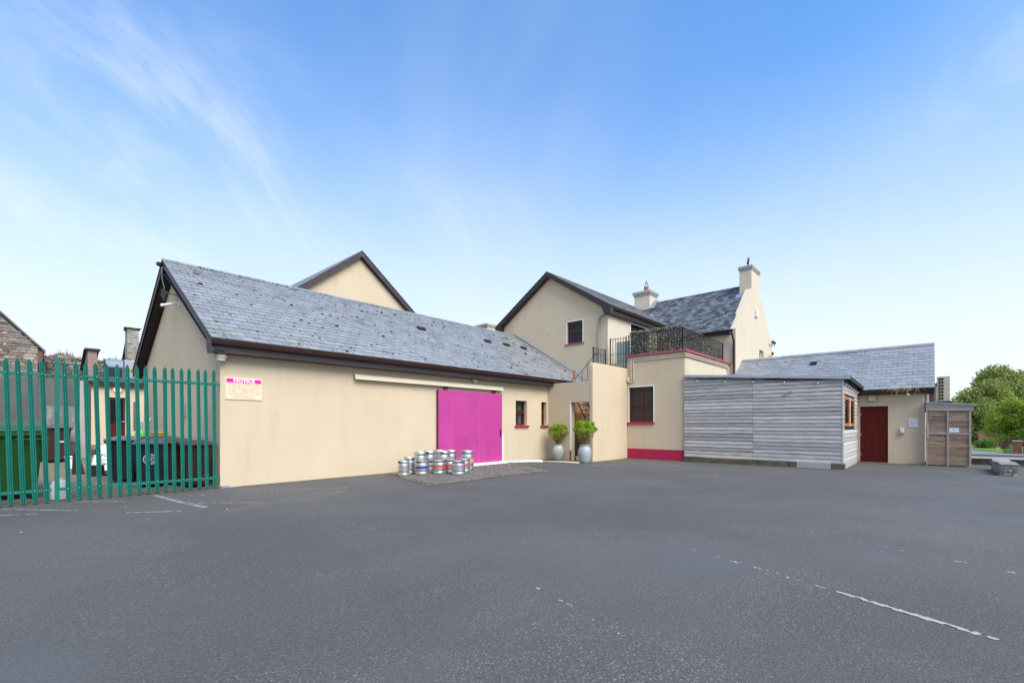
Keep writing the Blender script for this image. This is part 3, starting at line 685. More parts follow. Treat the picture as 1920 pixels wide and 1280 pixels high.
mb = MB(); mb.lathe((-.32,YR+.02,5.86), [(.03,0),(.075,.03),(.08,.08),(.06,.11)], 12); mb.build('dome', m_iron, t, smooth='auto')
mb = MB(); mb.box(-.32,-.25,YR-.01,YR+.05,5.93,5.97); mb.build('arm', m_iron, t)
mb = MB(); mb.box(-.03,0,1.6,1.68,1.9,2.02); tag(mb.build('junction_box', m_creampaint), 'small beige junction box on the store gable wall', 'box')
mb = MB(); mb.box(-.07,0,2.9,3.05,1.65,1.95); tag(mb.build('socket_box', m_greypl), 'grey socket box on the store gable behind the bins', 'box')

# ------------------------------------------------------------------ tall gable behind the store
rg = thing('rear_house', (8.44,9,0), 'beige gable rising behind the long slate roof', 'house')
YK = 9.05; xa, za, xl, xr, ze_ = 8.45, 9.90, 3.9, 13.0, 6.30
mb = MB(); mb.prism([(xl+.2,YK,0),(xr-.2,YK,0),(xr-.2,YK,ze_-.1),(xa,YK,za-.28),(xl+.2,YK,ze_-.1)], (0,.3,0)); mb.build('gable_wall', m_wall, rg)
for s, xx in ((1,xl),(-1,xr)):
    mb = MB(); mb.prism([(xx,YK-.22,ze_),(xa,YK-.22,za),(xa,YK-.22,za-.27),(xx,YK-.22,ze_-.27)], (0,.03,0)); mb.build('bargeboard', m_fascia2, rg)
    mb = MB(); mb.prism([(xx,YK-.19,ze_-.2),(xa,YK-.19,za-.2),(xa,YK-.19,za-.25),(xx,YK-.19,ze_-.25)], (0,.19,0)); mb.build('soffit', m_fascia, rg)
    mb = MB(); mb.prism([(xx,YK-.24,ze_+.03),(xa,YK-.24,za+.035),(xa,YK-.24,za+.0),(xx,YK-.24,ze_)], (0,9,0)); mb.build('roof', m_slate_old, rg)
mb = MB(); mb.box(xl+.2,xl+.5,YK+.3,YK+8.7,0,ze_-.1); mb.box(xr-.5,xr-.2,YK+.3,YK+8.7,0,ze_-.1); mb.build('side_wall', m_wall, rg)
def chimney(parent, x0, x1, y0, y1, z0, z1, m=None, cap=.28, pot=None, over=.09):
    mb = MB(); mb.box(x0,x1,y0,y1,z0,z1); c = mb.build('chimney', m or m_sunlit, parent, bevel=.01)
    mb = MB(); mb.box(x0-over*.5,x1+over*.5,y0-over*.5,y1+over*.5,z1+.001,z1+cap*.4); mb.box(x0-over,x1+over,y0-over,y1+over,z1+cap*.4+.001,z1+cap); mb.build('cap', m_concl, c, bevel=.015)
    if pot:
        px, py = pot; mb = MB(); mb.lathe((px,py,z1+cap), [(.15,0),(.13,.28),(.155,.30),(.155,.36),(.12,.36)], 14); mb.build('pot', m_terra, c, smooth='auto')
        mb = MB(); mb.tube([(px-.12,py,z1+cap+.36),(px-.08,py,z1+cap+.6),(px,py,z1+cap+.75),(px+.08,py,z1+cap+.6),(px+.12,py,z1+cap+.36)],.012,5); mb.tube([(px,py-.12,z1+cap+.36),(px,py-.08,z1+cap+.6),(px,py,z1+cap+.75),(px,py+.08,z1+cap+.6),(px,py+.12,z1+cap+.36)],.012,5); mb.build('cowl', m_iron, c)
    return c
# ------------------------------------------------------------------ gabled house above the courtyard
gh = thing('gabled_house', (XG,2,0), 'beige two storey house with wide brown gable above the courtyard', 'house')
YA, ZA, HW, ZG = 2.01, 8.80, 3.48, 6.61
yr_, yl_ = YA-HW+.28, YA+HW-.28    # wall corners
GW = (.13,1.0,5.22,6.24)
mb = MB(); mb.wallgrid('X', XG, .3, yr_, yl_, 0, 6.45, [GW]); mb.build('gable_wall', m_wall, gh)
sl = (ZA-ZG)/HW
mb = MB(); mb.prism([(XG,yr_,6.451),(XG,yl_,6.451),(XG,yl_,ZG-.05),(XG,YA,ZA-.12),(XG,yr_,ZG-.05)], (.3,0,0)); mb.build('gable_top', m_wall, gh)
PD = (16.7,18.6,4.1,6.2)
mb = MB(); mb.wallgrid('Y', yr_, .3, XG+.3, 19.9, 0, 6.6, [PD]); mb.build('side_wall', m_sunlit, gh)
mb = MB(); mb.box(XG+.001,XG+.299,yr_-.002,yr_+.01,0,6.5); mb.build('corner', m_sunlit, gh)
mb = MB(); mb.box(16.7,18.6,yr_+.15,yr_+.17,4.1,6.2); mb.build('patio_door', m_glassd, gh)
mb = MB(); mb.box(16.62,16.699,yr_-.006,yr_+.14,4.1,6.27); mb.box(18.601,18.68,yr_-.006,yr_+.14,4.1,6.27); mb.box(16.699,18.601,yr_-.006,yr_+.14,6.2,6.27); mb.build('door_reveal', m_white, gh)
mb = MB()
for s in (-1, 1):
    e = V(XG-.225, YA+s*HW, ZG); r_ = V(XG-.225, YA, ZA); nn = V(0, s*sl, 1).normalized()
    mb.prism([e-nn*.02, r_-nn*.02, r_-nn*.1, e-nn*.1], (20.5-XG+.225,0,0))
groof = mb.build('roof', m_soffit, gh)
Bh = V(0, HW, ZA-ZG); Lh = Bh.length
slate_roof(groof, (XG-.28,YA-HW-.02,ZG-.012), (1,0,0), Bh, 8.6, Lh+.01, .25, .3, 0, m_slate, 21)
slate_roof(groof, (XG-.28,YA+HW+.02,ZG-.012), (1,0,0), (0,-HW,ZA-ZG), 8.6, Lh+.01, .25, .3, 0, m_slate, 22)
ridge_tiles(groof, (XG-.28,YA,ZA+.03), (23.2,YA,ZA+.03), m_slate, 0)
for s in (-1, 1): rake('bargeboard', gh, 'X', XG-.26, YA+s*(HW-.02), ZG+.03, YA, ZA+.015, .27, .028, m_fascia)
for s in (-1, 1):
    mb = MB(); y_ = YA+s*HW
    mb.prism([(XG-.262,y_,ZG),(XG-.262,y_,ZG-.36),(XG-.262,y_-s*.30,ZG-.36),(XG-.262,y_-s*.42,ZG-.1),(XG-.262,y_-s*.42,ZG+.2)], (.262,0,0)); mb.build('eave_end', m_fascia, gh)
    mb = MB(); mb.prism([(XG-.23,YA+s*(HW-.3),ZG-.06),(XG-.23,YA,ZA-.2),(XG-.23,YA,ZA-.24),(XG-.23,YA+s*(HW-.3),ZG-.10)], (.23,0,0)); mb.build('verge_soffit', m_fascia, gh)
mb = MB(); mb.box(XG,19.9,YA-HW+.1,YA-HW+.13,ZG-.33,ZG-.02); mb.box(XG,19.9,YA-HW+.13,yr_,ZG-.33,ZG-.30); mb.build('fascia', m_fascia, gh)
gutter_x('gutter', gh, XG-.2, 20.0, YA-HW-.02, ZG-.02, m_gutter)
mb = MB(); mb.tube([(XG-.06,YA-HW+.04,ZG-.12),(XG-.06,YA-HW+.10,ZG-.22),(XG-.06,-.82,6.2),(XG-.06,-.77,6.1),(XG-.06,-.77,3.5)],.04,10); mb.build('downpipe', m_pipe, gh, smooth='auto')
window(gh, 'X', XG, *GW, rec=.09, cols=1, rows=2, split=5.80, fw=.06, bar=.08, sill=.075, sill_m=m_crimson_f, reveal=m_white, extra=.09, sill_out=.05)
mb = MB(); mb.box(XG-.015,XG,2.02,2.16,5.83,5.99); mb.build('air_vent', m_creampaint, gh)
mb = MB(); mb.box(17.3,17.75,yr_-.1,yr_,6.33,6.4); tag(mb.build('strip_lamp', m_lampglass, bevel=.01), 'short white strip lamp under the house eave over the balcony', 'lamp')

# ------------------------------------------------------------------ main house with chimneys
mh = thing('main_house', (19.85,-4.93,0), 'beige house with sunlit gable, old slate roof and two chimneys', 'house')
XM, XB, YM, YE_, ZM, ZP = 19.85, 26.6, -4.93, 16, 5.80, 8.80; XP = (XM+XB)/2
mb = MB(); mb.box(XM,XM+.3,YM+.3,YE_,-.1,5.85); mb.build('front_wall', m_wall, mh)
GWm = (23.9,24.75,4.3,5.45)
mb = MB(); mb.wallgrid('Y', YM, .3, XM, XB, -.1, 5.85, [GWm]); mb.prism([(XM,YM,5.851),(XB,YM,5.851),(XB,YM,5.95),(XP+.62,YM,8.55),(XP-.62,YM,8.55),(XM,YM,5.95)], (0,.3,0)); mb.build('gable_wall', m_sunlit, mh)
window(mh, 'Y', YM, *GWm, rec=.14, cols=1, rows=2, fw=.07, m=m_white, glass=m_glassd)
mb = MB(); mb.box(XB-.3,XB,YM+.3,YE_,-.1,5.85); mb.build('rear_wall', m_wall, mh)
mb = MB(); mb.box(XM+.3,XB-.3,YE_-.3,YE_,-.1,5.85); mb.prism([(XM,YE_,5.851),(XB,YE_,5.851),(XP,YE_,8.75)], (0,-.3,0)); mb.build('far_gable_wall', m_wall, mh)
slm = (ZP-5.86)/(XP-XM+.22)
mb = MB()
for s in (-1,1):
    e = V(XP+s*(XP-XM+.2), YM+.25, 5.87); r_ = V(XP, YM+.25, ZP-.02); nn = V(s*slm,0,1).normalized(); mb.prism([e-nn*.02, r_-nn*.02, r_-nn*.1, e-nn*.1], (0,YE_-YM-.3,0))
mroof = mb.build('roof', m_soffit, mh)
Bm = V(XP-XM+.22,0,ZP-5.86); Lm = Bm.length
slate_roof(mroof, (XM-.22,YM+.22,5.865), (0,1,0), Bm, YE_-YM-.2, Lm+.01, .2, .26, 0, m_slate_old, 41, t=.012, gap=.012)
slate_roof(mroof, (XB+.22,YM+.22,5.865), (0,1,0), (-Bm.x,0,Bm.z), YE_-YM-.2, Lm+.01, .5, .6, 0, m_slate_old, 42)
ridge_tiles(mroof, (XP,YM+.2,ZP+.03), (XP,YE_,ZP+.03), m_slate_old, 0, .18, .13)
moss(mroof, (XM,YM+.3,5.9), (0,1,0), Bm, 7, Lm, 90, 6, .02, .05)
mb = MB(); rng = random.Random(2); lc = V(XM,YM+1.05,5.87)+Bm.normalized()*2.55
for k in range(26): lumps(mb, lc+V(0,rng.gauss(0,.13),0)+Bm.normalized()*rng.gauss(0,.09)+V(-.02,0,.03), rng.uniform(.02,.06), rng, .25)
stuff(mb.build('orange_lichen', m_lichen, mroof))
for y_ in (.35,):
    mb = MB(); c = V(XM,y_,5.87)+Bm.normalized()*3.4; mb.obox(c+V(-.05,0,.06), (0,.18,0), Bm.normalized()*.1, V(-Bm.z,0,Bm.x).normalized()*.03); mb.build('roof_vent', m_iron, mroof)
mb = MB(); mb.box(XM-.24,XM-.20,YM+.2,YE_,5.70,5.86); mb.box(XM-.2,XM,YM+.2,YE_,5.70,5.73); mb.build('fascia', m_fascia, mh)
gutter_y('gutter', mh, YM+.05, YE_, XM-.34, 5.88, m_gutter)
mb = MB(); mb.tube([(XM-.28,YM+.12,5.78),(XM-.26,YM+.08,5.66),(XM-.06,YM+.06,5.30),(XM-.06,YM+.06,2.5)],.045,10); mb.build('downpipe', m_gutter, mh, smooth='auto')
ch = chimney(mh, XP-.78, XP+.62, YM-.003, YM+.58, 8.2, 9.37, m_sunlit, .24, over=.06)
mb = MB(); mb.tube([(XP-.3,YM+.3,9.6),(XP-.3,YM+.3,9.85)],.03,6); mb.obox((XP-.33,YM+.28,9.97), (.16,.05,0), (-.02,.05,0), (.05,0,.13)); mb.build('cowl', m_iron, ch)
mb = MB(); mb.obox((XP-.95,YM+.36,8.07), (.02,.34,0), (.16,0,.14), (-.01,0,.012)); mb.build('flashing', m_lead, ch)
chimney(mh, XP-.55, XP+.45, .72, 1.72, 8.3, 9.22, m_sunlit, .28, (XP,1.2))
mb = MB(); mb.beam((XP-.7,.55,8.32),(XP-.02,.55,8.93),.28,.02,(-.66,0,.75)); mb.build('flashing', m_lead, mh)
mb = MB(); mb.beam((XM-.25,-1.47,5.95),(XM+1.9,.25,7.78),.26,.02,(-.6,.1,.78)); mb.build('valley_lead', m_lead, mh)
chimney(mh, XP-.6, XP+.5, 14.5, 15.8, 8.3, 9.25, m_sunlit, .3)
mb = MB(); mb.box(23.05,23.38,YM-.1,YM,7.05,7.42); tag(mb.build('alarm_box', m_plastic, bevel=.02), 'white alarm box high on the sunlit gable', 'alarm box')
for zz, n in ((5.95,2),(5.3,1)):
    t = thing('wall_insulator', (26.0,YM,zz), 'dark cable bracket on the sunlit gable, '+('upper pair' if n == 2 else 'lower single'), 'bracket')
    for k in range(n):
        mb = MB(); mb.tube([(25.9+k*.45,YM,zz),(25.9+k*.45,YM-.18,zz),(25.9+k*.45,YM-.18,zz+.08)],.02,6); mb.lathe((25.9+k*.45,YM-.18,zz+.06), [(.03,0),(.07,.05),(.07,.12),(.03,.16)], 8); mb.build('insulator', m_iron, t)

# ------------------------------------------------------------------ flat roofed block with the balcony
X2, YD, YB, ZC = 14.55, -2.18, -4.63, 4.39
fb = thing('balcony_block', (X2,YB,0), 'flat roofed beige block with crimson coping and plinth', 'building')
BW = (-3.34,-2.24,1.52,2.99)
mb = MB(); mb.wallgrid('X', X2, .3, YB, YD, -.1, ZC-.13, [BW]); mb.build('front_wall', m_wall, fb)
mb = MB(); mb.box(X2+.3,XM,YB,YB+.3,-.1,ZC-.13); mb.build('side_wall', m_sunlit, fb)
mb = MB(); mb.box(X2+.3,XM,YB+.3,yr_,3.9,4.1); mb.build('deck', m_conc, fb)
mb = MB(); mb.box(X2+.001,X2+.3,YD,yr_,-.1,4.05); mb.build('landing_wall', m_wall, fb)
def coping(x0,x1,y0,y1):
    mb = MB(); mb.box(x0,x1,y0,y1,ZC-.129,ZC-.035); mb.build('coping', m_crimson_f, fb, bevel=.012)
coping(X2-.09,X2+.33,YB-.09,YD+.02); coping(X2+.331,XM-.01,YB-.09,YB+.33)
mb = MB(); mb.box(X2-.014,X2-.0005,YB-.012,YD-.0,-.05,.42); mb.build('plinth', m_crimson, fb)
mb = MB(); mb.box(X2-.014,16.2,YB-.013,YB-.0005,-.05,.42); mb.build('side_plinth', m_crimson, fb)
window(fb, 'X', X2, *BW, rec=.085, cols=2, rows=2, split=2.24, fw=.075, bar=.075, sill=.09, reveal=m_white, extra=.05, sill_out=.07, behind='blind')
mb = MB()
for dz, yy in ((.20,-2.36),(.29,-2.48)):
    mb.tube([(X2-.03,YB-.04,ZC-dz),(X2-.03,yy-.03,ZC-dz),(X2-.03,yy,ZC-dz-.03),(X2-.03,yy,3.36-dz*.3),(X2-.03,yy+.05,3.30-dz*.3),(X2-.03,-2.22,3.30-dz*.3)],.028,8)
    mb.tube([(X2-.03,YB-.04,ZC-dz),(X2+.05,YB-.04,ZC-dz),(XM-.4,YB-.04,ZC-dz),(XM-.3,YB-.04,ZC-dz-.1),(XM-.3,YB-.04,3.0)],.028,8)
mb.build('conduit', m_creampaint, fb, smooth='auto')
mb = MB(); mb.lathe((X2-.06,-2.24,3.22), [(.05,0),(.06,.04),(.06,.16),(.04,.2)], 10); mb.build('conduit_box', m_creampaint, fb)
for d in ((X2-.03,YB+.05),(X2+.06,YB-.03)):
    mb = MB(); mb.tube([(d[0],d[1],ZC-.18),(d[0]-.01,d[1]-.01,ZC-.26),(d[0],d[1],ZC-.36)],.02,6); mb.build('rusty_hook', m_terra, fb)
# railing on the coping
ra = thing('balcony_railing', (X2+.1,YB+.1,ZC-.035), 'black iron balcony railing standing on the crimson coping', 'railing')
def railing(parent, p, q, z0, z1, sp, mid=None, r=.008, posts=True, rails=(0.06, 1.0)):
    p, q = Vector(p), Vector(q); d = q-p; n = max(1, int(d.length/sp))
    barme = None
    for i in range(n+1):
        c = p+d*i/n
        if barme is None:
            mb = MB(); mb.box(-r,r,-r,r,0,z1-z0); ob = mb.build('bar', m_iron, parent, world=False); barme = ob.data
        else:
            ob = bpy.data.objects.new('bar', barme); COL.objects.link(ob); ob.parent = parent
        ob.location = Vector((c.x,c.y,c.z+z0))-parent.location
    for f in rails:
        mb = MB(); z = z0+(z1-z0)*f; mb.beam(p+V(0,0,z), q+V(0,0,z), .03, .014); mb.build('rail', m_iron, parent)
    if posts:
        for c in (p, q):
            mb = MB(); mb.box(c.x-.02,c.x+.02,c.y-.02,c.y+.02,c.z+z0-.01,c.z+z1+.02); mb.build('post', m_iron, parent)
rz = ZC-.035
railing(ra, (X2+.08,YD-.02,rz), (X2+.08,YB+.12,rz), 0, .86, .115)
railing(ra, (X2+.08,YB+.10,rz), (19.3,YB+.10,rz), 0, .86, .115)
# artificial leaf screen on the railing
def leaf_screen(name, label, p, q, z0, z1, n, seed, lattice=True, bushy=.06, pale=.25):
    p, q = Vector(p), Vector(q); d = q-p; a = d.normalized(); nrm = Vector((a.y,-a.x,0)); rng = random.Random(seed)
    t = thing(name, (p.x,p.y,z0), label, 'leaf screen')
    mb = MB(); s = .115; H = z1-z0
    k = -int(H/s)-1
    while k*s < d.length:
        for sg in (1,-1):
            a0, a1 = (k*s, k*s+H) if sg == 1 else (k*s+H, k*s)
            f0, f1 = 0, 1
            if a1 != a0:
                for lim in (0, d.length):
                    pass
                lo, hi = sorted((( (0-a0)/(a1-a0)), ((d.length-a0)/(a1-a0)))); f0, f1 = max(0, lo), min(1, hi)
            if f1-f0 > .02: mb.beam(p+a*(a0+(a1-a0)*f0)+V(0,0,z0+H*f0), p+a*(a0+(a1-a0)*f1)+V(0,0,z0+H*f1), .012, .007, nrm)
        k += 1
    if lattice: stuff(mb.build('lattice', mat('lattice_brown',(.09,.075,.06),.8,.2,5), t))
    for m_, frac in ((m_ivy, 1-pale), (m_ivyl, pale)):
        mb = MB()
        for i in range(int(n*frac)):
            top = rng.random() < .14
            c = p+a*rng.uniform(0,d.length)+nrm*rng.gauss(0,bushy*.5)+V(0,0,(z1+abs(rng.gauss(0,.035)) if top else rng.uniform(z0,z1)))
            l = rng.uniform(.018,.036); u = Vector((rng.gauss(0,1),rng.gauss(0,1),rng.gauss(0,1))).normalized(); v = u.cross(Vector((rng.gauss(0,1),rng.gauss(0,1),rng.gauss(0,1)))).normalized()
            mb.add([c-u*l, c+v*l*.6, c+u*l, c-v*l*.6], [(0,1,2,3)])
        stuff(mb.build('leaves', m_, t))
leaf_screen('leaf_screen', 'dense artificial leaf screen along the balcony front railing', (X2+.12,YD-.06,0), (X2+.12,YB+.16,0), rz+.03, rz+.93, 8000, 5, pale=.5)
leaf_screen('leaf_lattice', 'dark lattice with few leaves on the balcony side railing', (X2+.15,YB+.15,0), (16.9,YB+.15,0), rz+.03, rz+.88, 1300, 6, pale=.4)
leaf_screen('climbing_plant', 'sparse leafy creeper on the far end of balcony side railing', (17.0,YB+.16,0), (19.2,YB+.16,0), rz+.02, rz+.5, 700, 8, lattice=False, pale=.1)

# ------------------------------------------------------------------ courtyard wall with doorway
X1 = 11.85; DW = (-2.01,-1.14,-.1,2.30)
cw = thing('courtyard_wall', (X1,YD,0), 'beige courtyard wall with open doorway between two potted shrubs', 'wall')
def pl(x,y,z): return (x,y,z)
mb = MB()
mb.wallgrid('X', X1, .28, -2.01, -.001, -.1, 3.10, [DW])
mb.build('doorway_wall', m_wall, cw)
mb = MB(); mb.prism([(X1,YD,-.1),(X2-.001,YD,-.1),(X2-.001,YD,3.80),(X1+.25,YD,3.80),(X1+.1,YD,3.79),(X1+.02,YD,3.74),(X1,YD,3.62)], (0,.168,0)); mb.build('return_wall', m_wall, cw, bevel=.03)
mb = MB(); mb.box(X1-.005,X1+.05,-1.141,-1.10,.4,2.34); mb.build('door_jamb', m_white, cw)
mb = MB(); mb.box(X1-.006,X1+.06,-1.142,-1.11,0,.399); mb.build('jamb_foot', m_crimson, cw)
mb = MB(); mb.box(X1-.03,X1,-2.09,-2.04,1.32,1.47); k_ = mb.build('intercom', m_iron, cw)
mb = MB(); mb.box(X1-.034,X1-.030,-2.08,-2.05,1.36,1.43); mb.build('intercom_plate', m_greypl, k_)
# inside the courtyard
mb = MB(); mb.box(12.14,14.54,-.05,-.004,0,3.0); tag(mb.build('courtyard_back_wall', m_courtyard), 'peach rendered wall seen through the courtyard doorway', 'wall')
bp_ = thing('board_panel', (13.3,-.1,0), 'ochre timber boards standing inside the courtyard doorway', 'boards')
for i in range(8):
    mb = MB(); x0 = 12.2+i*.29; mb.box(x0+.003,x0+.287,-.10,-.075,0,1.95); mb.build('board', m_panelwood, bp_)
mb = MB(); mb.box(12.2,14.5,-.13,-.101,.95,1.02); mb.build('batten', m_panelwood, bp_)
st = thing('iron_stair', (13.5,-.5,0), 'black iron stair inside the courtyard behind the doorway', 'staircase')
for i in range(13):
    z = 2.95*(13-i)/13; x = 12.75+.085*i; y1s = -.30-.05*i if i < 6 else -.6
    mb = MB(); mb.box(13.05,13.75,-.42-.115*i-.12,-.42-.115*i+.02,z-.025,z); mb.build('tread', m_iron, st)
for x in (13.03,13.77):
    mb = MB(); mb.beam((x,-.36,2.95),(x,-1.9,.1),.016,.07,(1,0,0)); mb.build('stringer', m_iron, st)
    for i in range(3):
        y = -.5-.33*i; zz = 2.95-(-y-.36)*1.85; mb = MB(); mb.tube([(x,y,zz),(x,y,zz-.55)],.012,5); mb.build('hanger', m_iron, st)
mb = MB(); mb.box(13.0,14.5,-.40,-.14,2.91,2.95); mb.build('landing', m_iron, st)
railing(st, (12.15,-2.0,3.80), (13.05,-2.0,3.80), 0, .62, .12, rails=(.62,1.0))
mb = MB(); mb.tube([(11.98,-.9,3.05),(11.98,-1.3,3.28),(11.98,-1.7,3.62),(12.05,-1.95,3.95),(12.3,-2.0,4.15),(12.6,-2.0,4.3)],.012,6); mb.build('handrail', m_iron, st)
for y_, z_ in ((-1.0,3.1),(-1.3,3.27),(-1.6,3.52),(-1.85,3.78)):
    mb = MB(); mb.tube([(11.98,y_,3.05),(11.98,y_,z_)],.009,5); mb.build('baluster', m_iron, st)
ig = thing('iron_gate', (14.5,-1.4,3.85), 'black iron bar gate at the head of the courtyard stair', 'gate')
railing(ig, (14.5,-1.38,3.82), (14.5,-2.14,3.82), 0, 1.33, .11, rails=(0.03,.48,.97))
mb = MB(); mb.box(14.9,14.93,-2.1,-1.45,4.1,5.05); tag(mb.build('glass_screen', m_frost), 'pale green glass panel standing behind the iron gate', 'glass panel')
t = thing('mop_bucket', (12.6,-1.45,0), 'white bucket standing inside the courtyard doorway', 'bucket')
mb = MB(); mb.lathe((12.6,-1.45,.42), [(.11,0),(.15,.34),(.16,.34),(.16,.37),(.145,.37),(.1,.02)], 16); mb.build('bucket_body', m_plastic, t, smooth='auto')
mb = MB(); mb.box(12.45,12.8,-1.62,-1.3,0,.415); mb.build('crate', m_binblack, t)
mb = MB(); mb.beam((12.45,-1.25,1.05),(12.3,-1.85,.03),.03,.03); mb.build('broom_handle', m_iron, t)
mb = MB(); mb.lathe((12.15,-1.3,0), [(.09,0),(.11,.16),(.115,.16)], 12); tag(mb.build('small_tub', m_creampaint, smooth='auto'), 'small cream tub just inside the courtyard doorway', 'tub')
# potted shrubs
def shrub(loc, label, s=1.0, seed=1, lean=0, pm=None):
    t = thing('potted_shrub', loc, label, 'potted shrub', 'potted shrubs beside the doorway')
    rng = random.Random(seed); x, y, z = loc
    prof = [(.135,0),(.15,.01),(.185,.10),(.222,.24),(.238,.36),(.228,.46),(.195,.54),(.165,.575),(.165,.61),(.182,.625),(.182,.645),(.155,.645),(.15,.60)]
    mb = MB(); mb.lathe((x,y,z), [(r*s,h*s) for r,h in prof], 28); mb.build('pot', pm or m_pot, t, smooth=True)
    mb = MB(); mb.lathe((x,y,z+.58*s), [(.15*s,0),(.15*s,.02)], 12); mb.build('soil', m_bark, t)
    top = Vector((x,y,z+.62*s)); mb = MB(); lf = MB(); tips = []
    for k in range(34):
        a = rng.uniform(0,6.283); r = math.sqrt(rng.random())*.30*s; h = rng.uniform(.42,.72)*s
        b = top+V(math.cos(a)*.05*s*rng.random(), math.sin(a)*.05*s*rng.random(), -.04); e = top+V(math.cos(a)*r+lean*h, math.sin(a)*r, h*(1-.5*(r/(.34*s))**2))
        m_ = b+(e-b)*.5+V(rng.gauss(0,.015),rng.gauss(0,.015),.03); mb.tube([b,m_,e],[.009*s,.006*s,.003*s],4); tips.append(e); tips.append(m_+(e-m_)*.5)
        for q in range(3):
            f = rng.uniform(.3,.8); c = b+(e-b)*f; mb.tube([c, c+V(rng.gauss(0,.05),rng.gauss(0,.05),rng.uniform(.06,.14))],[.005*s,.002*s],3)
    stuff(mb.build('stems', m_twig, t))
    cen = top+V(lean*.5,0,.56*s)
    for k in range(4600):
        u = Vector((rng.gauss(0,1),rng.gauss(0,1),rng.gauss(0,1))).normalized()
        rad = (.62+.38*rng.random()**.5)
        bumpy = 1+.16*math.sin(u.x*7+seed)*math.sin(u.y*6+2*seed)+.10*math.sin(u.z*9+seed)
        c = cen+Vector((u.x*.375*s, u.y*.375*s, u.z*.33*s))*rad*bumpy
        if u.z < -.3 and rng.random() < .72: continue
        l = rng.uniform(.016,.034)*s; d = (u*.6+Vector((rng.gauss(0,.6),rng.gauss(0,.6),rng.gauss(0,.6)))).normalized(); w_ = d.cross(Vector((rng.gauss(0,1),rng.gauss(0,1),rng.gauss(0,1)))).normalized()
        lf.add([c-d*l, c+w_*l*.55, c+d*l, c-w_*l*.55], [(0,1,2,3)])
    stuff(lf.build('foliage', m_leaf, t))
shrub((11.62,-.70,0), 'lime green shrub in pale glazed pot against the wall left of doorway', .98, 3)
shrub((11.12,-2.28,0), 'lime green shrub in blue grey glazed pot standing forward of the doorway', 1.05, 8, pm=mat('blue_grey_glaze', (.36,.40,.39), .38, .12, 6, .25, 18, stretch=(1,1,6), dirt=(.25,.28,.27), dscale=2, damt=.5))
# grass tufts at wall feet
def tuft(x, y, h, n, seed, label, m=None):
    rng = random.Random(seed); mb = MB()
    for k in range(n):
        b = V(x+rng.gauss(0,.07),y+rng.gauss(0,.07),0); a = rng.uniform(0,6.3); e = b+V(math.cos(a)*.05,math.sin(a)*.05,h*rng.uniform(.4,1)); w_ = V(.006,.004,0); mb.add([b-w_,b+w_,e],[(0,1,2)])
    tag(mb.build('grass_tuft', m or m_weed), label, 'weeds', 'weeds at the wall feet')
for i, (x, y, h, n, wl) in enumerate(((14.1,-2.45,.10,90,'thick green weed patch in the corner by the crimson plinth'),(13.7,-2.62,.07,60,'low weed patch spreading out from the crimson plinth corner'),(14.38,-3.3,.06,40,'thin weeds along the crimson plinth'),(18.2,-9.75,.16,24,'tall weed between the shelter and the maroon door'),
        (18.35,-11.2,.08,40,'low weeds below the white wing sign'),(14.3,-5.2,.10,26,'green weed at the mossy sleeper of the shelter'),(12.8,-2.35,.05,30,'sparse weeds at the courtyard return wall foot'),(18.3,-11.5,.10,20,'weed at the wing corner beside the lean-to'),(10.6,-.15,.05,24,'weeds below the window nearest the sliding door'),(9.9,-.1,.05,20,'few weeds beside the white drain pipe'))):
    tuft(x, y, h, n, i+50, wl)

# ------------------------------------------------------------------ weathered timber shelter
XT = 14.48; YT0, YT1 = YB-.02, -9.66; ZL, ZRr = 3.27, 2.86
sh = thing('timber_shelter', (XT,YT1,0), 'weathered grey timber boarded shelter with felt roof', 'shelter')
rng = random.Random(17)
def roofz(y): return ZL+(ZRr-ZL)*(y-YT0)/(YT1-YT0)
jy = -7.08
pitch_b = .128
def board_poly(x, ya, yb, z0, z1, t=.022):
    mb = MB(); tb = .006
    mb.add([(x-t,ya,z0),(x-t,yb,z0),(x-tb,yb,z1),(x-tb,ya,z1),(x,ya,z0),(x,yb,z0),(x,yb,z1),(x,ya,z1)], [(0,1,2,3),(4,7,6,5),(0,4,5,1),(3,2,6,7),(0,3,7,4),(1,5,6,2)]); return mb
for ya, yb, sag in ((YT0,jy+.004,.012),(jy-.004,YT1+.024,.0)):
    z = .19+sag; i = 0
    while z < roofz(ya)-.02:
        za, zb_ = z, z+pitch_b-.026+rng.uniform(-.003,.003)
        d = rng.gauss(0,.0035)
        ta, tb = min(zb_+.016, roofz(ya)-.012), min(zb_+.016+d, roofz(yb)-.012)
        if ta-za > .02 and tb-za > .015:
            mb = MB(); t_ = .024
            mb.add([(XT-t_,ya,za),(XT-t_,yb,za+d),(XT-.006,yb,tb),(XT-.006,ya,ta),(XT,ya,za),(XT,yb,za+d),(XT,yb,tb),(XT,ya,ta)], [(0,1,2,3),(4,7,6,5),(0,4,5,1),(3,2,6,7),(0,3,7,4),(1,5,6,2)])
            mb.build('board', m_timber, sh)
        elif ta-za > .02:
            yc = ya+(yb-ya)*max(.1,(ta-za)/(ta-za+za-(roofz(yb)-.012)+.02)); mb = MB(); mb.add([(XT-.024,ya,za),(XT-.024,yc,za),(XT-.006,ya,ta),(XT,ya,za),(XT,yc,za),(XT,ya,ta)], [(0,1,2),(3,5,4),(0,3,4,1),(1,4,5,2),(0,2,5,3)]); mb.build('board', m_timber, sh)
        z += pitch_b
SWn = ((14.75,15.95),(16.12,17.32))
z = .10
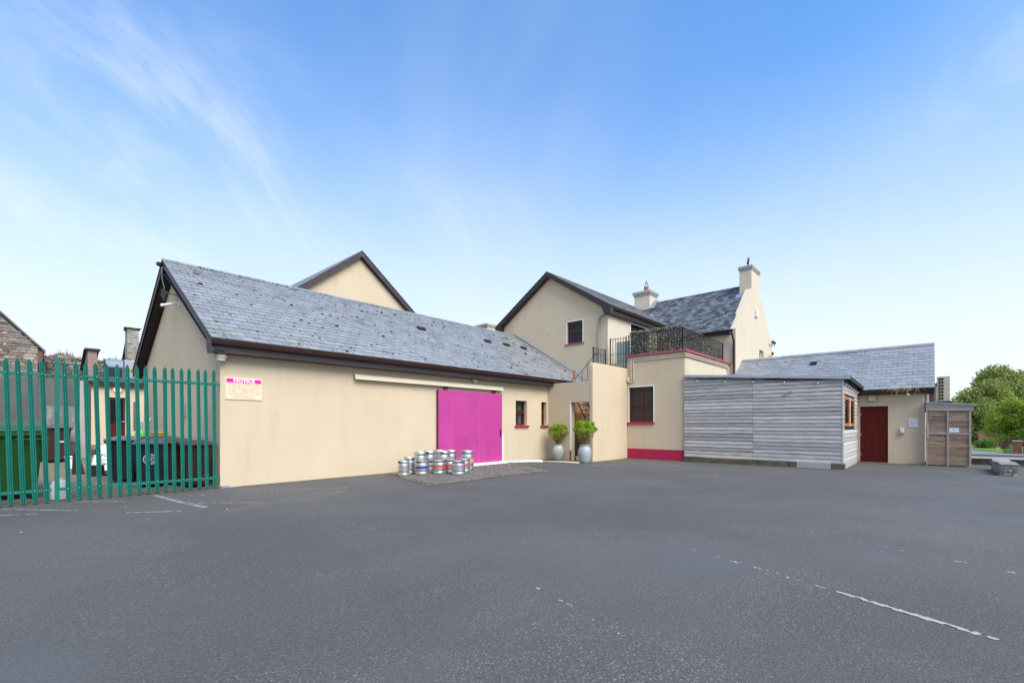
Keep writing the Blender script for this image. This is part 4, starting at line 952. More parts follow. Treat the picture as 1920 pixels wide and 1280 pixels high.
while z < 2.80:
    z1 = min(z+.118, 2.84)
    segs = [(XT+.005,18.44)]
    if z1 > 1.36 and z < 2.33: segs = [(XT+.005,SWn[0][0]-.02),(SWn[1][1]+.02,18.44)]
    for a, b in segs:
        mb = MB(); mb.add([(a,YT1-.022,z),(b,YT1-.022,z),(b,YT1-.006,z1),(a,YT1-.006,z1),(a,YT1,z),(b,YT1,z),(b,YT1,z1),(a,YT1,z1)], [(0,1,2,3),(4,7,6,5),(0,4,5,1),(3,2,6,7),(0,3,7,4),(1,5,6,2)]); mb.build('board', m_timber, sh)
    z += .128
mb = MB(); mb.box(XT+.001,XT+.08,YT1+.003,YT0-.01,.05,2.7); mb.box(XT+.08,18.44,YT1+.003,YT1+.05,.05,1.36); mb.box(XT+.08,18.44,YT1+.003,YT1+.05,2.33,2.7); mb.build('backing', m_dark, sh)
for a, b in SWn:
    w_ = window(sh, 'Y', YT1, a, b, 1.36, 2.33, rec=-.02, cols=1, rows=1, fw=.1, m=m_cedar, glass=m_glass)
mb = MB(); mb.box(SWn[0][1]+.003,SWn[1][0]-.003,YT1-.03,YT1,1.36,2.33); mb.build('mullion', m_timber, sh)
mb = MB(); mb.box(XT-.027,XT+.004,YT1-.026,YT1+.02,.12,2.82); mb.build('corner_trim', m_timber, sh)
# felt roof with drip edge
mb = MB(); mb.prism([(XT-.08,YT0-.0,ZL),(XT-.08,YT1-.18,ZRr-.012),(XT-.08,YT1-.18,ZRr+.05),(XT-.08,YT0,ZL+.062)], (4.0,0,-.09)); mb.build('roof', m_felt, sh)
mb = MB(); mb.prism([(XT-.1,YT0,ZL-.02),(XT-.1,YT1-.2,ZRr-.03),(XT-.1,YT1-.2,ZRr+.06),(XT-.1,YT0,ZL+.07)], (.018,0,0)); mb.build('roof_edge', m_alu, sh)
mb = MB(); mb.prism([(XT-.08,YT1-.20,ZRr-.06),(18.35,YT1-.20,ZRr-.15),(18.35,YT1-.20,ZRr-.02),(XT-.08,YT1-.20,ZRr+.06)], (0,.02,0)); mb.build('side_fascia', m_felt, sh)
# base: sleepers, concrete block, yellow batten
for y0, y1, m_, x_ in ((YT0,-6.4,m_sleeper,.05),(-6.41,-8.18,m_sleeper,.05),(-8.2,-8.4,m_sleeper,.055),(-8.41,-9.36,m_concl,.06),(-9.37,-9.72,m_sleeper,.07)):
    mb = MB(); mb.box(XT-x_,XT+.1,y1,y0,-.03,.185 if m_ is m_sleeper else .2); mb.build('sleeper', m_, sh, bevel=.012)
mb = MB(); mb.box(XT-.03,XT-.002,-7.06,-5.35,.175,.205); mb.build('yellow_batten', mat('yellow_paint',(.55,.36,.02),.6,.25,6), sh)
mb = MB(); mb.box(XT+.02,18.44,YT1-.012,YT1-.001,-.05,.10); mb.build('skirt', m_concl, sh)
mb = MB(); mb.beam((XT-.035,-7.97,2.37),(XT-.035,-8.27,2.55),.03,.045,(1,0,0)); mb.build('cleat', m_timberg, sh)
# festoon lights
fs = thing('festoon_lights', (XT-.12,-7,3.0), 'string of small bulbs hung under the shelter roof edge', 'string lights')
def bulb(p):
    mb = MB(); mb.lathe((p[0],p[1],p[2]-.075), [(.016,0),(.018,.07)], 8); mb.build('socket', m_iron, fs)
    mb = MB(); mb.lathe((p[0],p[1],p[2]-.14), [(.008,0),(.024,.018),(.024,.04),(.014,.066)], 10); mb.build('bulb', m_signwhite, fs, smooth=True)
pts = [(XT-.06,y,roofz(y)-.05) for y in (-4.7,-5.16,-6.15,-7.10,-8.06,-9.0,-9.62)]
cab = []
for a, b in zip(pts[:-1], pts[1:]):
    for k in range(5): f = k/5; q = Vector(a).lerp(Vector(b), f); q.z -= .03*math.sin(math.pi*f); cab.append(q)
mb = MB(); mb.tube(cab+[Vector(pts[-1])],.006,5); mb.build('cable', m_iron, fs)
for p in pts[1:-1]: bulb(p)
for k in range(6): bulb((14.75+k*.62,YT1-.06,ZRr-.06-.02*k))

# ------------------------------------------------------------------ wing with maroon door
X3, YE = 18.48, -11.54
wg = thing('wing_building', (X3,YE,0), 'low beige wing with slate roof and maroon door', 'building')
DR = (-10.55,-9.73,-.1,2.10); ZW = 2.70; XRD, ZRD = 20.90, 4.55
mb = MB(); mb.wallgrid('X', X3, .3, YE, -3.5, -.1, ZW-.1, [DR]); mb.build('front_wall', m_wall, wg)
mb = MB(); mb.prism([(X3+.3,YE,-.1),(23.3,YE,-.1),(23.3,YE,ZW-.1),(XRD,YE,ZRD-.2),(X3+.3,YE,ZW+.05)], (0,.3,0)); mb.build('gable_wall', m_wall, wg)
mb = MB(); mb.box(X3-.004,X3+.06,YE-.004,YE+.06,-.05,ZW-.12); mb.build('corner_bead', m_creampaint, wg)
mb = MB(); mb.box(X3+.05,X3+.1,DR[0],DR[1],.02,2.10); dr = mb.build('door', m_door, wg)
n = 7
for i in range(n):
    a = DR[0]+.012+(DR[1]-DR[0]-.024)*i/n; b = DR[0]+.012+(DR[1]-DR[0]-.024)*(i+1)/n; mb = MB(); mb.box(X3+.036,X3+.0495,a+.002,b-.002,.03,2.085); mb.build('door_board', m_door, dr)
for z in (.3,1.05,1.8):
    mb = MB(); mb.tube([(X3+.03,DR[1]-.02,z-.05),(X3+.03,DR[1]-.02,z+.05)],.012,6); mb.build('hinge', m_alu, dr)
mb = MB(); mb.box(X3-.02,X3+.12,DR[0]-.02,DR[1]+.02,-.05,.018); mb.build('door_step', m_concl, wg)
mb = MB(); e0 = V(X3-.27,YE-.25,ZW); r0 = V(XRD,YE-.25,ZRD); Bw = (r0-e0); Lw = Bw.length; nw = V(-Bw.z,0,Bw.x).normalized()
mb.prism([e0-nw*.02, r0-nw*.02, r0-nw*.1, e0-nw*.1], (0,8.9,0)); r1 = V(2*XRD-X3+.27,YE-.25,ZW); nw2 = V(Bw.z,0,Bw.x).normalized(); mb.prism([r1-nw2*.02, r0-nw2*.02, r0-nw2*.1, r1-nw2*.1], (0,8.9,0))
wroof = mb.build('roof', m_soffit, wg)
slate_roof(wroof, (X3-.29,YE-.27,ZW-.01), (0,1,0), Bw, 8.6, Lw+.01, .232, .30, 300, m_slate_w, 51, t=.009, gap=.008)
slate_roof(wroof, (2*XRD-X3+.29,YE-.27,ZW-.01), (0,1,0), (-Bw.x,0,Bw.z), 8.6, Lw+.01, .5, .6, 0, m_slate_w, 52)
ridge_tiles(wroof, (XRD,YE-.27,ZRD+.035), (XRD,-2.9,ZRD+.035), m_slate_w, 0)
mb = MB(); c = V(X3-.27,-8.0,ZW)+Bw.normalized()*2.3; mb.obox(c+nw*.06, (0,.12,0), Bw.normalized()*.08, nw*.035); mb.build('roof_vent', m_iron, wroof, bevel=.01)
moss(wroof, (X3-.25,YE-.2,ZW), (0,1,0), Bw, 8, Lw, 90, 8, .012, .04)
rake('bargeboard', wg, 'Y', YE-.262, X3-.25, ZW+.0, XRD, ZRD-.0, .2, .026, m_fascia); rake('bargeboard', wg, 'Y', YE-.262, 2*XRD-X3+.25, ZW, XRD, ZRD, .2, .026, m_fascia)
mb = MB(); mb.prism([(X3-.2,YE-.234,ZW-.2),(XRD,YE-.234,ZRD-.3),(XRD,YE-.234,ZRD-.33),(X3-.2,YE-.234,ZW-.23)], (0,.234,0)); mb.build('verge_soffit', m_soffit, wg)
mb = MB(); mb.beam((X3+.35,-4.36,3.22),(XRD-.1,-4.36,ZRD+.08),.03,.22,(0,0,1)); mb.build('flashing', m_lead, wg)
mb = MB(); mb.box(X3-.2,X3-.175,YE-.23,-3.5,ZW-.19,ZW-.03); mb.box(X3-.175,X3,YE-.23,-3.5,ZW-.19,ZW-.17); mb.build('fascia', m_fascia, wg)
gutter_y('gutter', wg, YE-.26, -3.6, X3-.315, ZW-.02, m_gutter, .115, .11)
mb = MB(); mb.tube([(X3+.2,YE-.07,ZW+.05),(X3+.2,YE-.07,.1)],.04,8); mb.build('downpipe', m_pipe, wg, smooth='auto')
# dry grass in wing gutter
mb = MB(); rng = random.Random(77)
for k in range(150):
    y = -10.95+rng.gauss(0,.24); y = max(-11.5, min(-10.4, y)); b = V(X3-.27,y,ZW-.03); h = rng.uniform(.0,.07); o_ = rng.uniform(-.3,.02) if rng.random() < .45 else h
    e = b+V(-.08-rng.random()*.06, rng.gauss(0,.10), o_); mid = b+V(-.06,rng.gauss(0,.03),.035); w_ = V(0,.004,.002)
    mb.add([b-w_,b+w_,mid+w_,mid-w_,e], [(0,1,2,3),(3,2,4)])
tag(mb.build('gutter_grass', m_grasstuft), 'clump of dry grass spilling from the wing gutter', 'grass', kind='stuff')
# fixtures on the wing
t = thing('bulkhead_lamp', (X3,-10.1,2.4), 'square yellowed bulkhead lamp above the maroon door', 'lamp')
mb = MB(); mb.box(X3-.09,X3,-10.235,-9.965,2.26,2.54); mb.build('housing', m_greypl, t, bevel=.015)
mb = MB(); mb.box(X3-.115,X3-.091,-10.21,-9.99,2.285,2.50); mb.build('lens', mat('yellowed_lens',(.55,.47,.28),.35,.15,9), t, bevel=.015)
t = thing('intercom_unit', (X3,-10.94,1.06), 'cream dispenser box on the wing wall beside maroon door', 'dispenser')
mb = MB(); mb.box(X3-.09,X3,-10.995,-10.885,1.12,1.30); mb.build('cover', m_plastic, t, bevel=.015)
mb = MB(); mb.box(X3-.085,X3,-10.99,-10.89,1.05,1.119); mb.build('nozzle', m_greypl, t, bevel=.02)
mb = MB(); mb.box(X3-.093,X3-.0905,-10.95,-10.93,1.15,1.17); mb.build('mark', m_red, t)
t = thing('wall_sign', (X3,-11.25,1.33), 'white sign with maroon text on the wing wall', 'sign')
mb = MB(); mb.box(X3-.02,X3-.002,-11.39,-11.12,1.34,1.635); mb.build('board', m_signwhite, t)
for i, (w_, k) in enumerate(((.17,1),(.09,1),(.19,1),(.14,1),(.14,1))):
    mb = MB(); mb.box(X3-.0225,X3-.0205,-11.14-w_,-11.14,1.585-i*.047,1.597-i*.047); mb.build('text_line', m_maroonprint, t)
mb = MB(); mb.box(X3-.0225,X3-.0205,-11.368,-11.36,1.36,1.61); mb.prism([(X3-.0225,-11.38,1.59),(X3-.0225,-11.348,1.59),(X3-.0225,-11.364,1.622)], (.002,0,0)); mb.build('arrow', m_maroonprint, t)
mb = MB(); mb.tube([(X3-.19,-11.10,2.50),(X3-.30,-11.12,2.48)],.035,12); tag(mb.build('eave_camera', m_plastic, smooth='auto'), 'small white camera under the wing gutter', 'camera')

# ------------------------------------------------------------------ lean-to timber enclosure
lt = thing('lean_to', (18.3,-12.1,0), 'stained brown timber lean-to enclosure beside the wing', 'lean-to')
XL = 18.30; y0_, y1_ = -11.57, -12.70; ymid = -12.13
rng = random.Random(4)
for a, b in ((y0_-.01,ymid+.022),(ymid-.022,y1_+.06)):
    z = .04
    while z < 1.86:
        h = .088+rng.uniform(-.004,.004); mb = MB(); mb.box(XL+rng.uniform(0,.006),XL+.02,b,a,z+.002,min(z+h,1.9)); mb.build('board', m_timbermoss if (z < .34 and b < ymid-.1) else m_timberb, lt); z += h+.001
for y in (y0_-.03,ymid,y1_+.03):
    mb = MB(); mb.box(XL-.03,XL+.03,y-.022,y+.022,0,1.9); mb.build('post', m_timberg, lt)
mb = MB(); mb.box(XL-.025,XL-.001,y1_+.06,y0_-.055,1.09,1.13); mb.build('mid_rail', m_timberg, lt)
mb = MB(); mb.prism([(XL-.045,y0_+.0,1.90),(XL-.045,y1_-.04,1.88),(XL-.045,y1_-.04,2.00),(XL-.045,y0_,2.02)], (.02,0,0)); mb.build('fascia', m_timberg, lt)
mb = MB(); mb.prism([(XL-.055,y0_+.0,2.021),(XL-.055,y1_-.04,2.001),(XL-.055,y1_-.04,2.06),(XL-.055,y0_,2.17)], (.02,0,0)); mb.build('top_fascia', m_timberg, lt)
mb = MB(); mb.prism([(XL-.1,y0_+.0,2.175),(XL-.1,y1_-.14,2.055),(XL-.1,y1_-.14,2.085),(XL-.1,y0_,2.205)], (2.2,0,0)); mb.build('roof', m_alu, lt)
for x in (19.2,20.2):
    mb = MB(); mb.box(x,x+.06,y1_,y1_+.06,0,2.0); mb.build('post', m_timberg, lt)
z = .04
while z < 1.86: mb = MB(); mb.box(XL+.03,20.2,y1_+.062,y1_+.08,z+.002,z+.088); mb.build('board', m_timberb, lt); z += .09
mb = MB(); mb.tube([(XL-.03,-11.63,.92),(XL-.08,-11.63,.95),(XL-.08,-11.63,1.45),(XL-.03,-11.63,1.48)],.014,6); mb.build('handle', m_alu, lt)
t = thing('notice_card', (XL,-12.27,1.15), 'white framed card pinned to the brown timber lean-to', 'notice')
mb = MB(); mb.box(XL-.014,XL-.002,-12.40,-12.165,1.155,1.305); mb.build('board', m_signwhite, t)
mb = MB(); mb.box(XL-.016,XL-.0145,-12.375,-12.37,1.17,1.29); mb.box(XL-.016,XL-.0145,-12.195,-12.19,1.17,1.29); mb.build('border', m_bluegrey, t)
for i, w_ in enumerate((.06,.11,.06)):
    mb = MB(); mb.box(XL-.016,XL-.0145,-12.282-w_/2,-12.282+w_/2,1.272-i*.035,1.284-i*.035); mb.build('text_line', m_bluegrey, t)
# service housing between the wing gable and the condenser
sv = thing('service_housing', (19.9,-11.7,2.2), 'brown boxed service housing between the wing gable and condenser', 'housing')
mb = MB(); mb.box(19.3,21.2,-11.86,-11.545,1.9,2.86); mb.build('casing', m_terra_d, sv, bevel=.01)
mb = MB(); mb.box(19.22,21.28,-11.875,-11.543,2.861,2.90); mb.build('cap', m_felt, sv)
mb = MB(); mb.box(19.27,19.298,-11.80,-11.56,2.2,2.62); mb.build('hatch', m_fascia2, sv)
# air conditioning unit above the lean-to
ac = thing('condenser_unit', (20.6,-12.05,2.27), 'cream condenser unit with louvre grille above the lean-to', 'condenser')
mb = MB(); mb.box(20.62,21.5,-12.24,-11.88,2.30,3.24); mb.build('casing', mat('aged_cream_metal',(.52,.47,.37),.5,.15,6,dirt=(.22,.17,.1),dscale=7,damt=.7), ac, bevel=.01)
for i in range(7):
    for j in range(2):
        mb = MB(); z = 2.36+i*.122; y = -12.03+j*.078; mb.box(20.612,20.6185,y-.032,y+.030,z,z+.088); mb.build('grille_cell', m_binblack, ac)
mb = MB(); mb.box(20.5,21.6,-12.3,-11.8,2.22,2.298); mb.build('base', m_felt, ac)
for x in (20.7,21.4):
    mb = MB(); mb.box(x,x+.05,-12.2,-11.542,2.16,2.219); mb.build('bracket', m_iron, ac)

# ------------------------------------------------------------------ palisade fence and gate
def onYX(u, Y=0):      # X where image column u (1920 wide) meets the plane Y
    a = R(TH); F = (math.sin(a), math.cos(a)); Rr = (math.cos(a), -math.sin(a)); k = (u-960)/859.2
    d = (F[0]+Rr[0]*k, F[1]+Rr[1]*k); return CX+d[0]*(Y-CY)/d[1]
def pale_mesh(h):
    prof = [(-.035,.0),(-.021,-.006),(-.012,-.022),(-.004,-.012),(.004,-.012),(.012,-.022),(.021,-.006),(.035,.0)]
    t = .003; vs = []; n = len(prof)
    top = lambda x: h-abs(x)*2.3+(-.0 if abs(x) > .001 else 0)
    for z in (0, 1):
        for x, y in prof: vs.append((x, y, top(x) if z else 0))
        for x, y in prof: vs.append((x, y+t, top(x) if z else 0))
    fs = []
    for i in range(n-1):
        fs += [(i,i+1,2*n+i+1,2*n+i), (n+i+1,n+i,3*n+i,3*n+i+1), (2*n+i,2*n+i+1,3*n+i+1,3*n+i), (i+1,i,n+i,n+i+1)]
    fs += [(0,2*n,3*n,n), (n-1,2*n-1,4*n-1,3*n-1)]
    me = bpy.data.meshes.new('pale'); me.from_pydata(vs, [], fs); me.materials.append(m_green); return me
def bolt_mesh():
    mb = MB(); mb.lathe((0,0,0), [(.013,0),(.013,.008),(.006,.011)], 8); me = bpy.data.meshes.new('bolt'); me.from_pydata(mb.v, [], mb.f); me.materials.append(m_bolt); return me
RF = random.Random(3)
PM, BM_ = pale_mesh(2.58), bolt_mesh()
def fence(name, label, cat, us, x_ends, flat=None, post=()):
    t = thing(name, (onYX(us[0]),-.02,0), label, cat)
    for u in us:
        x = onYX(u); zt = 2.56+.07*(x+3.2)/3.2; f = min(1, max(0, (-x)/3.2)); lean = .02+.05*f
        o = bpy.data.objects.new('pale', PM); COL.objects.link(o); o.parent = t
        o.location = Vector((x+lean, -.03, .03))-t.location; o.rotation_euler = (RF.gauss(0,.003), -math.atan2(lean, 2.58)+RF.gauss(0,.0025), RF.gauss(0,.05)); o.scale = (1,1,(zt-.03)/2.58)
        for z in (.235, 2.30):
            b = bpy.data.objects.new('bolt', BM_); COL.objects.link(b); b.parent = t; b.rotation_euler = (R(90),0,0)
            b.location = Vector((x+lean*(1-z/2.58), -.043, z+.02*(x+3)/3))-t.location
    for z in (.235, 2.30):
        a, b = x_ends; mb = MB(); mb.box(a,b,-.022,-.014,z-.028,z+.028); mb.box(a,b,-.014,.03,z-.028,z-.021); mb.build('rail', m_green, t)
    for x in post:
        mb = MB(); mb.box(x-.032,x+.032,-.03,.04,-.05,2.56); mb.prism([(x-.032,-.03,2.56),(x+.032,-.03,2.56),(x,-.03,2.64)], (0,.07,0)); mb.build('post', m_green, t)
    return t
fence('palisade_fence', 'green steel palisade fence in front of the big green bin', 'fence', [-66,-40,-15,9,33,56,78], (-4.6, onYX(97)), post=(onYX(102)+.035,))
fence('palisade_gate', 'green steel palisade gate between the fence and the store corner', 'gate', [120,141,160,180,200,219,237,256,273,290,307,323,339,354,371,385,400], (onYX(108), -.008))
mb = MB(); mb.box(-.0,.16,-.09,-.003,-.02,.05); tag(mb.build('gate_stop', m_bluegrey, bevel=.01), 'small blue grey block at the foot of the store corner', 'block')

# ------------------------------------------------------------------ bins and clutter behind the fence
def wheelie(loc, rz, body, lid, label, logo=False, group='wheelie bins behind the gate', s=1.0, tab=False):
    t = thing('wheelie_bin', loc, label, 'wheelie bin', group); t.rotation_euler = (0,0,rz)
    L = dict(world=False)
    w0, d0, w1, d1, h = .22, .24, .275, .32, .94
    mb = MB(); mb.add([(-w0,-d0,.05),(w0,-d0,.05),(w0,d0-.02,.05),(-w0,d0-.02,.05),(-w1,-d1,h),(w1,-d1,h),(w1,d1,h),(-w1,d1,h)], [(0,3,2,1),(0,1,5,4),(1,2,6,5),(2,3,7,6),(3,0,4,7),(4,5,6,7)])
    mb.build('body', body, t, bevel=.03, **L)
    mb = MB(); mb.box(-w1-.02,w1+.02,-d1-.02,d1+.02,h-.05,h); mb.build('rim', body, t, bevel=.01, **L)
    for x in (-.15,0,.15):
        mb = MB(); mb.add([(x-.012,-d0-.012,.15),(x+.012,-d0-.012,.15),(x+.012,-d1-.008,h-.12),(x-.012,-d1-.008,h-.12),(x-.012,-d0+.02,.15),(x+.012,-d0+.02,.15),(x+.012,-d1+.03,h-.12),(x-.012,-d1+.03,h-.12)], [(0,1,2,3),(0,4,5,1),(1,5,6,2),(2,6,7,3),(3,7,4,0)]); mb.build('rib', body, t, **L)
    mb = MB(); a, b = -d1-.05, d1+.03
    mb.add([(-w1-.03,a,h+.004),(w1+.03,a,h+.004),(w1+.03,b,h+.02),(-w1-.03,b,h+.02),(-w1-.02,a+.02,h+.045),(w1+.02,a+.02,h+.045),(w1,b-.03,h+.10),(-w1,b-.03,h+.10)], [(0,3,2,1),(4,5,6,7),(0,1,5,4),(1,2,6,5),(2,3,7,6),(3,0,4,7)])
    ld = mb.build('lid', lid, t, bevel=.015, **L)
    mb = MB(); mb.box(-.16,.16,a-.03,a+.01,h+.0,h+.025); mb.build('lid_lip', lid, ld, bevel=.008, **L)
    mb = MB(); mb.tube([(-.2,d1,h-.02),(-.2,d1+.07,h),(.2,d1+.07,h),(.2,d1,h-.02)],.016,6); mb.build('handle', body, t, **L)
    for x in (-.25,.25):
        mb = MB(); mb.tube([(x-.025,d0,.1),(x+.025,d0,.1)],.1,14); mb.build('wheel', m_rubber, t, **L)
    mb = MB(); mb.tube([(-.24,d0,.1),(.24,d0,.1)],.012,6); mb.build('axle', m_bolt, t, **L)
    if logo:
        y = lambda z: -(d0+(d1-d0)*(z-.05)/(h-.05))-.006
        c0 = (0,.62); mb = MB()
        for r0, r1 in ((.105,.118),(.066,.072)):
            n = 28
            for k in range(n):
                a0, a1 = 2*math.pi*k/n, 2*math.pi*(k+1)/n; q = []
                for aa, rr in ((a0,r0),(a1,r0),(a1,r1),(a0,r1)): z = c0[1]+math.sin(aa)*rr; q.append((math.cos(aa)*rr, y(z), z))
                mb.quad(*q)
        def disc(cx, cz, rx, rzz):
            n = 12; mb.add([(cx+math.cos(2*math.pi*k/n)*rx, y(cz+math.sin(2*math.pi*k/n)*rzz), cz+math.sin(2*math.pi*k/n)*rzz) for k in range(n)], [tuple(range(n))])
        disc(0,.60,.030,.024)
        for dx, dz in ((-.036,.632),(-.013,.648),(.013,.648),(.036,.632)): disc(dx,dz,.011,.015)
        for k in range(20):     # ring of lettering ticks
            aa = 2*math.pi*k/20
            if abs(math.sin(aa)) < .2: continue
            cx, cz = math.cos(aa)*.089, c0[1]+math.sin(aa)*.089; disc(cx, cz, .0075, .009)
        mb.build('logo', m_signwhite, t, **L)
    if tab:
        mb = MB(); mb.box(.02,.16,-.305,-.285,.55,.58); mb.build('label_plate', m_signwhite, t, **L)
    return t
wheelie((-.36,.50,.02), R(2), m_binbrown, m_binbrownlid, 'brown wheelie bin standing against the store gable nearest the gate')
wheelie((-.62,1.08,.05), R(-4), m_binbrown, m_binbrownlid, 'brown wheelie bin between the first brown bin and the black bin', tab=False)
wheelie((-.70,1.75,.10), R(6), m_binbrown, m_binbrownlid, 'brown wheelie bin with pale plate, half hidden by the logo bin', tab=True)
wheelie((-1.06,.98,.05), R(-14), m_binblack, m_binlidgrey, 'black wheelie bin with round white paw logo', logo=True)
wheelie((-1.36,1.95,.11), R(-24), m_binblack, m_binlidgrey, 'black wheelie bin beside the white sign board')
wheelie((-2.32,6.25,.38), R(10), m_binbrown, m_binlidgrey, 'brown wheelie bin standing by the stained concrete wall', group=None, tab=True)
# big green container
gb = thing('bin_container', (-3.25,.95,0), 'large green four wheeled waste container behind the palisade fence', 'waste container')
x0, x1, y0, y1 = -3.9, -2.74, .42, 1.4
mb = MB(); mb.add([(x0+.08,y0+.1,.18),(x1-.08,y0+.1,.18),(x1-.08,y1-.1,.18),(x0+.08,y1-.1,.18),(x0,y0,1.22),(x1,y0,1.22),(x1,y1,1.22),(x0,y1,1.22)], [(0,3,2,1),(0,1,5,4),(1,2,6,5),(2,3,7,6),(3,0,4,7),(4,5,6,7)]); mb.build('body', m_bingreen, gb, bevel=.04)
mb = MB(); mb.box(x0-.04,x1+.04,y0-.05,y1+.04,1.19,1.27); mb.build('rim', m_bingreen, gb, bevel=.02)
mb = MB(); mb.prism([(x0-.03,y0-.06,1.275),(x0-.03,y0-.05,1.33),(x0-.03,y0+.2,1.40),(x0-.03,y1-.3,1.44),(x0-.03,y1,1.40),(x0-.03,y1+.03,1.275)], (x1-x0+.06,0,0)); mb.build('lid', m_binlid, gb, bevel=.02)
mb = MB(); mb.box(x1-.35,x1+.09,y0-.08,y0-.051,1.14,1.16); mb.box(x1-.02,x1+.07,y0-.05,y0+.1,1.05,1.18); mb.build('lift_bar', m_binlid, gb)
for x in (x0+.15,x1-.15):
    for y in (y0+.2,y1-.2):
        mb = MB(); mb.tube([(x-.025,y,.09),(x+.025,y,.09)],.09,14); mb.box(x-.035,x+.035,y-.03,y+.03,.13,.2); mb.build('castor', m_rubber, gb)
for x in (x0+.3,x0+.6,x0+.9):
    mb = MB(); mb.box(x-.015,x+.015,y0+.005,y0+.06,.95,1.19); mb.build('rib', m_bingreen, gb)
# small clutter
t = thing('traffic_cone', (-1.74,3.1,.19), 'black and white traffic cone in the bin yard', 'traffic cone')
cx_, cy_, cz_ = -1.74,3.1,.19
mb = MB(); mb.box(cx_-.17,cx_+.17,cy_-.17,cy_+.17,cz_,cz_+.04); mb.lathe((cx_,cy_,cz_+.041), [(.135,0),(.125,.2),(.12,.2)], 16, False); mb.lathe((cx_,cy_,cz_+.20), [(.12,0),(.11,.06)], 16, False); mb.build('base', m_rubber, t, smooth='auto')
mb = MB(); mb.lathe((cx_,cy_,cz_+.26), [(.112,0),(.06,.24)], 16, False); mb.build('sleeve', m_signwhite, t, smooth='auto')
mb = MB(); mb.lathe((cx_,cy_,cz_+.50), [(.06,0),(.04,.12),(.03,.12)], 16); mb.build('tip', m_rubber, t, smooth='auto')
t = thing('a_board_sign', (-1.5,3.6,.21), 'white sign reading FUN with a left arrow in bin yard', 'sign')
mb = MB(); mb.prism([(-1.64,3.62,.25),(-1.64,3.60,.25),(-1.64,3.72,.90),(-1.64,3.74,.90)], (.46,0,0)); mb.build('board', m_signwhite, t)
yd, zd = V(1,0,0), V(0,.12,.65).normalized()
bo = lambda u, v: V(-1.64,3.596,.25)+yd*u+zd*v
text_mesh('FUN', .105, 'title', m_black, t, bo(.02,.40), yd, zd, None, .001, 'LEFT')
mb = MB()
for k in range(7): mb.add([bo(.02+k*.034,.278), bo(.044+k*.034,.278), bo(.044+k*.034,.298), bo(.02+k*.034,.298)], [(0,1,2,3)])
mb.build('text_line', m_black, t)
mb = MB()
mb.add([bo(.03,.18), bo(.09,.205), bo(.09,.19), bo(.3,.19), bo(.3,.17), bo(.09,.17), bo(.09,.155)], [(0,6,5,4,3,2,1)]); mb.build('arrow', m_black, t)
mb = MB(); mb.box(-1.60,-1.10,3.55,3.8,.20,.26); mb.build('foot', m_rubber, t)
t = thing('black_board', (-2.0,3.5,.2), 'black wedge shaped board leaning beside the traffic cone', 'board')
mb = MB(); mb.prism([(-2.16,3.45,.20),(-1.93,3.45,.20),(-2.02,3.55,.72),(-2.14,3.55,.72)], (0,.03,0)); mb.box(-2.22,-1.9,3.38,3.6,.185,.205); mb.build('panel', m_rubber, t)
mb = MB(); mb.box(-2.22,-2.02,4.6,4.85,.55,.60); mb.box(-2.2,-2.04,4.62,4.83,.27,.549); tag(mb.build('white_tray', m_plastic, bevel=.02), 'small box with white tray top by the concrete wall', 'box')
t = thing('gas_cylinder', (-.52,5.6,.34), 'grey gas cylinder with bright green collar behind the bins', 'gas cylinder')
mb = MB(); mb.lathe((-.52,5.6,.34), [(.14,0),(.155,.03),(.155,.72),(.13,.82)], 18); mb.build('tank', m_greypl, t, smooth='auto')
mb = MB(); mb.lathe((-.52,5.6,1.10), [(.165,0),(.165,.06),(.135,.13),(.06,.15)], 18); mb.build('collar', m_limeplastic, t, smooth='auto')
mb = MB(); mb.tube([(-.52,5.6,1.24),(-.52,5.6,1.45)],.04,8); mb.box(-.60,-.44,5.55,5.65,1.36,1.5); mb.tube([(-.45,5.6,1.45),(-.3,5.6,1.6),(-.05,5.4,1.7),(0,5.4,2.1)],.012,6); mb.build('regulator', m_alu, t)
t = thing('coiled_hose', (-.72,1.66,1.12), 'orange hose coil lying on the bin lids', 'hose')
mb = MB()
for k in range(4): mb.tube([(-.78+math.cos(a)*(.13+.012*k), 1.70+math.sin(a)*(.11+.01*k), 1.165+.022*k) for a in [2*math.pi*i/16 for i in range(16)]], .014, 6, True)
mb.tube([(-.9,1.62,1.17),(-1.1,1.5,1.15),(-1.3,1.4,1.12)],.012,6); mb.build('coil', m_hose, t, smooth=True)
t = thing('plastic_drum', (-2.55,.28,0), 'tipped white plastic drum between fence and green container', 'drum')
mb = MB(); mb.lathe((-2.53,.30,.012), [(.10,0),(.13,.02),(.135,.26),(.11,.34),(.05,.37),(.05,.40)], 16); mb.build('drum_body', m_plastic, t, smooth='auto')

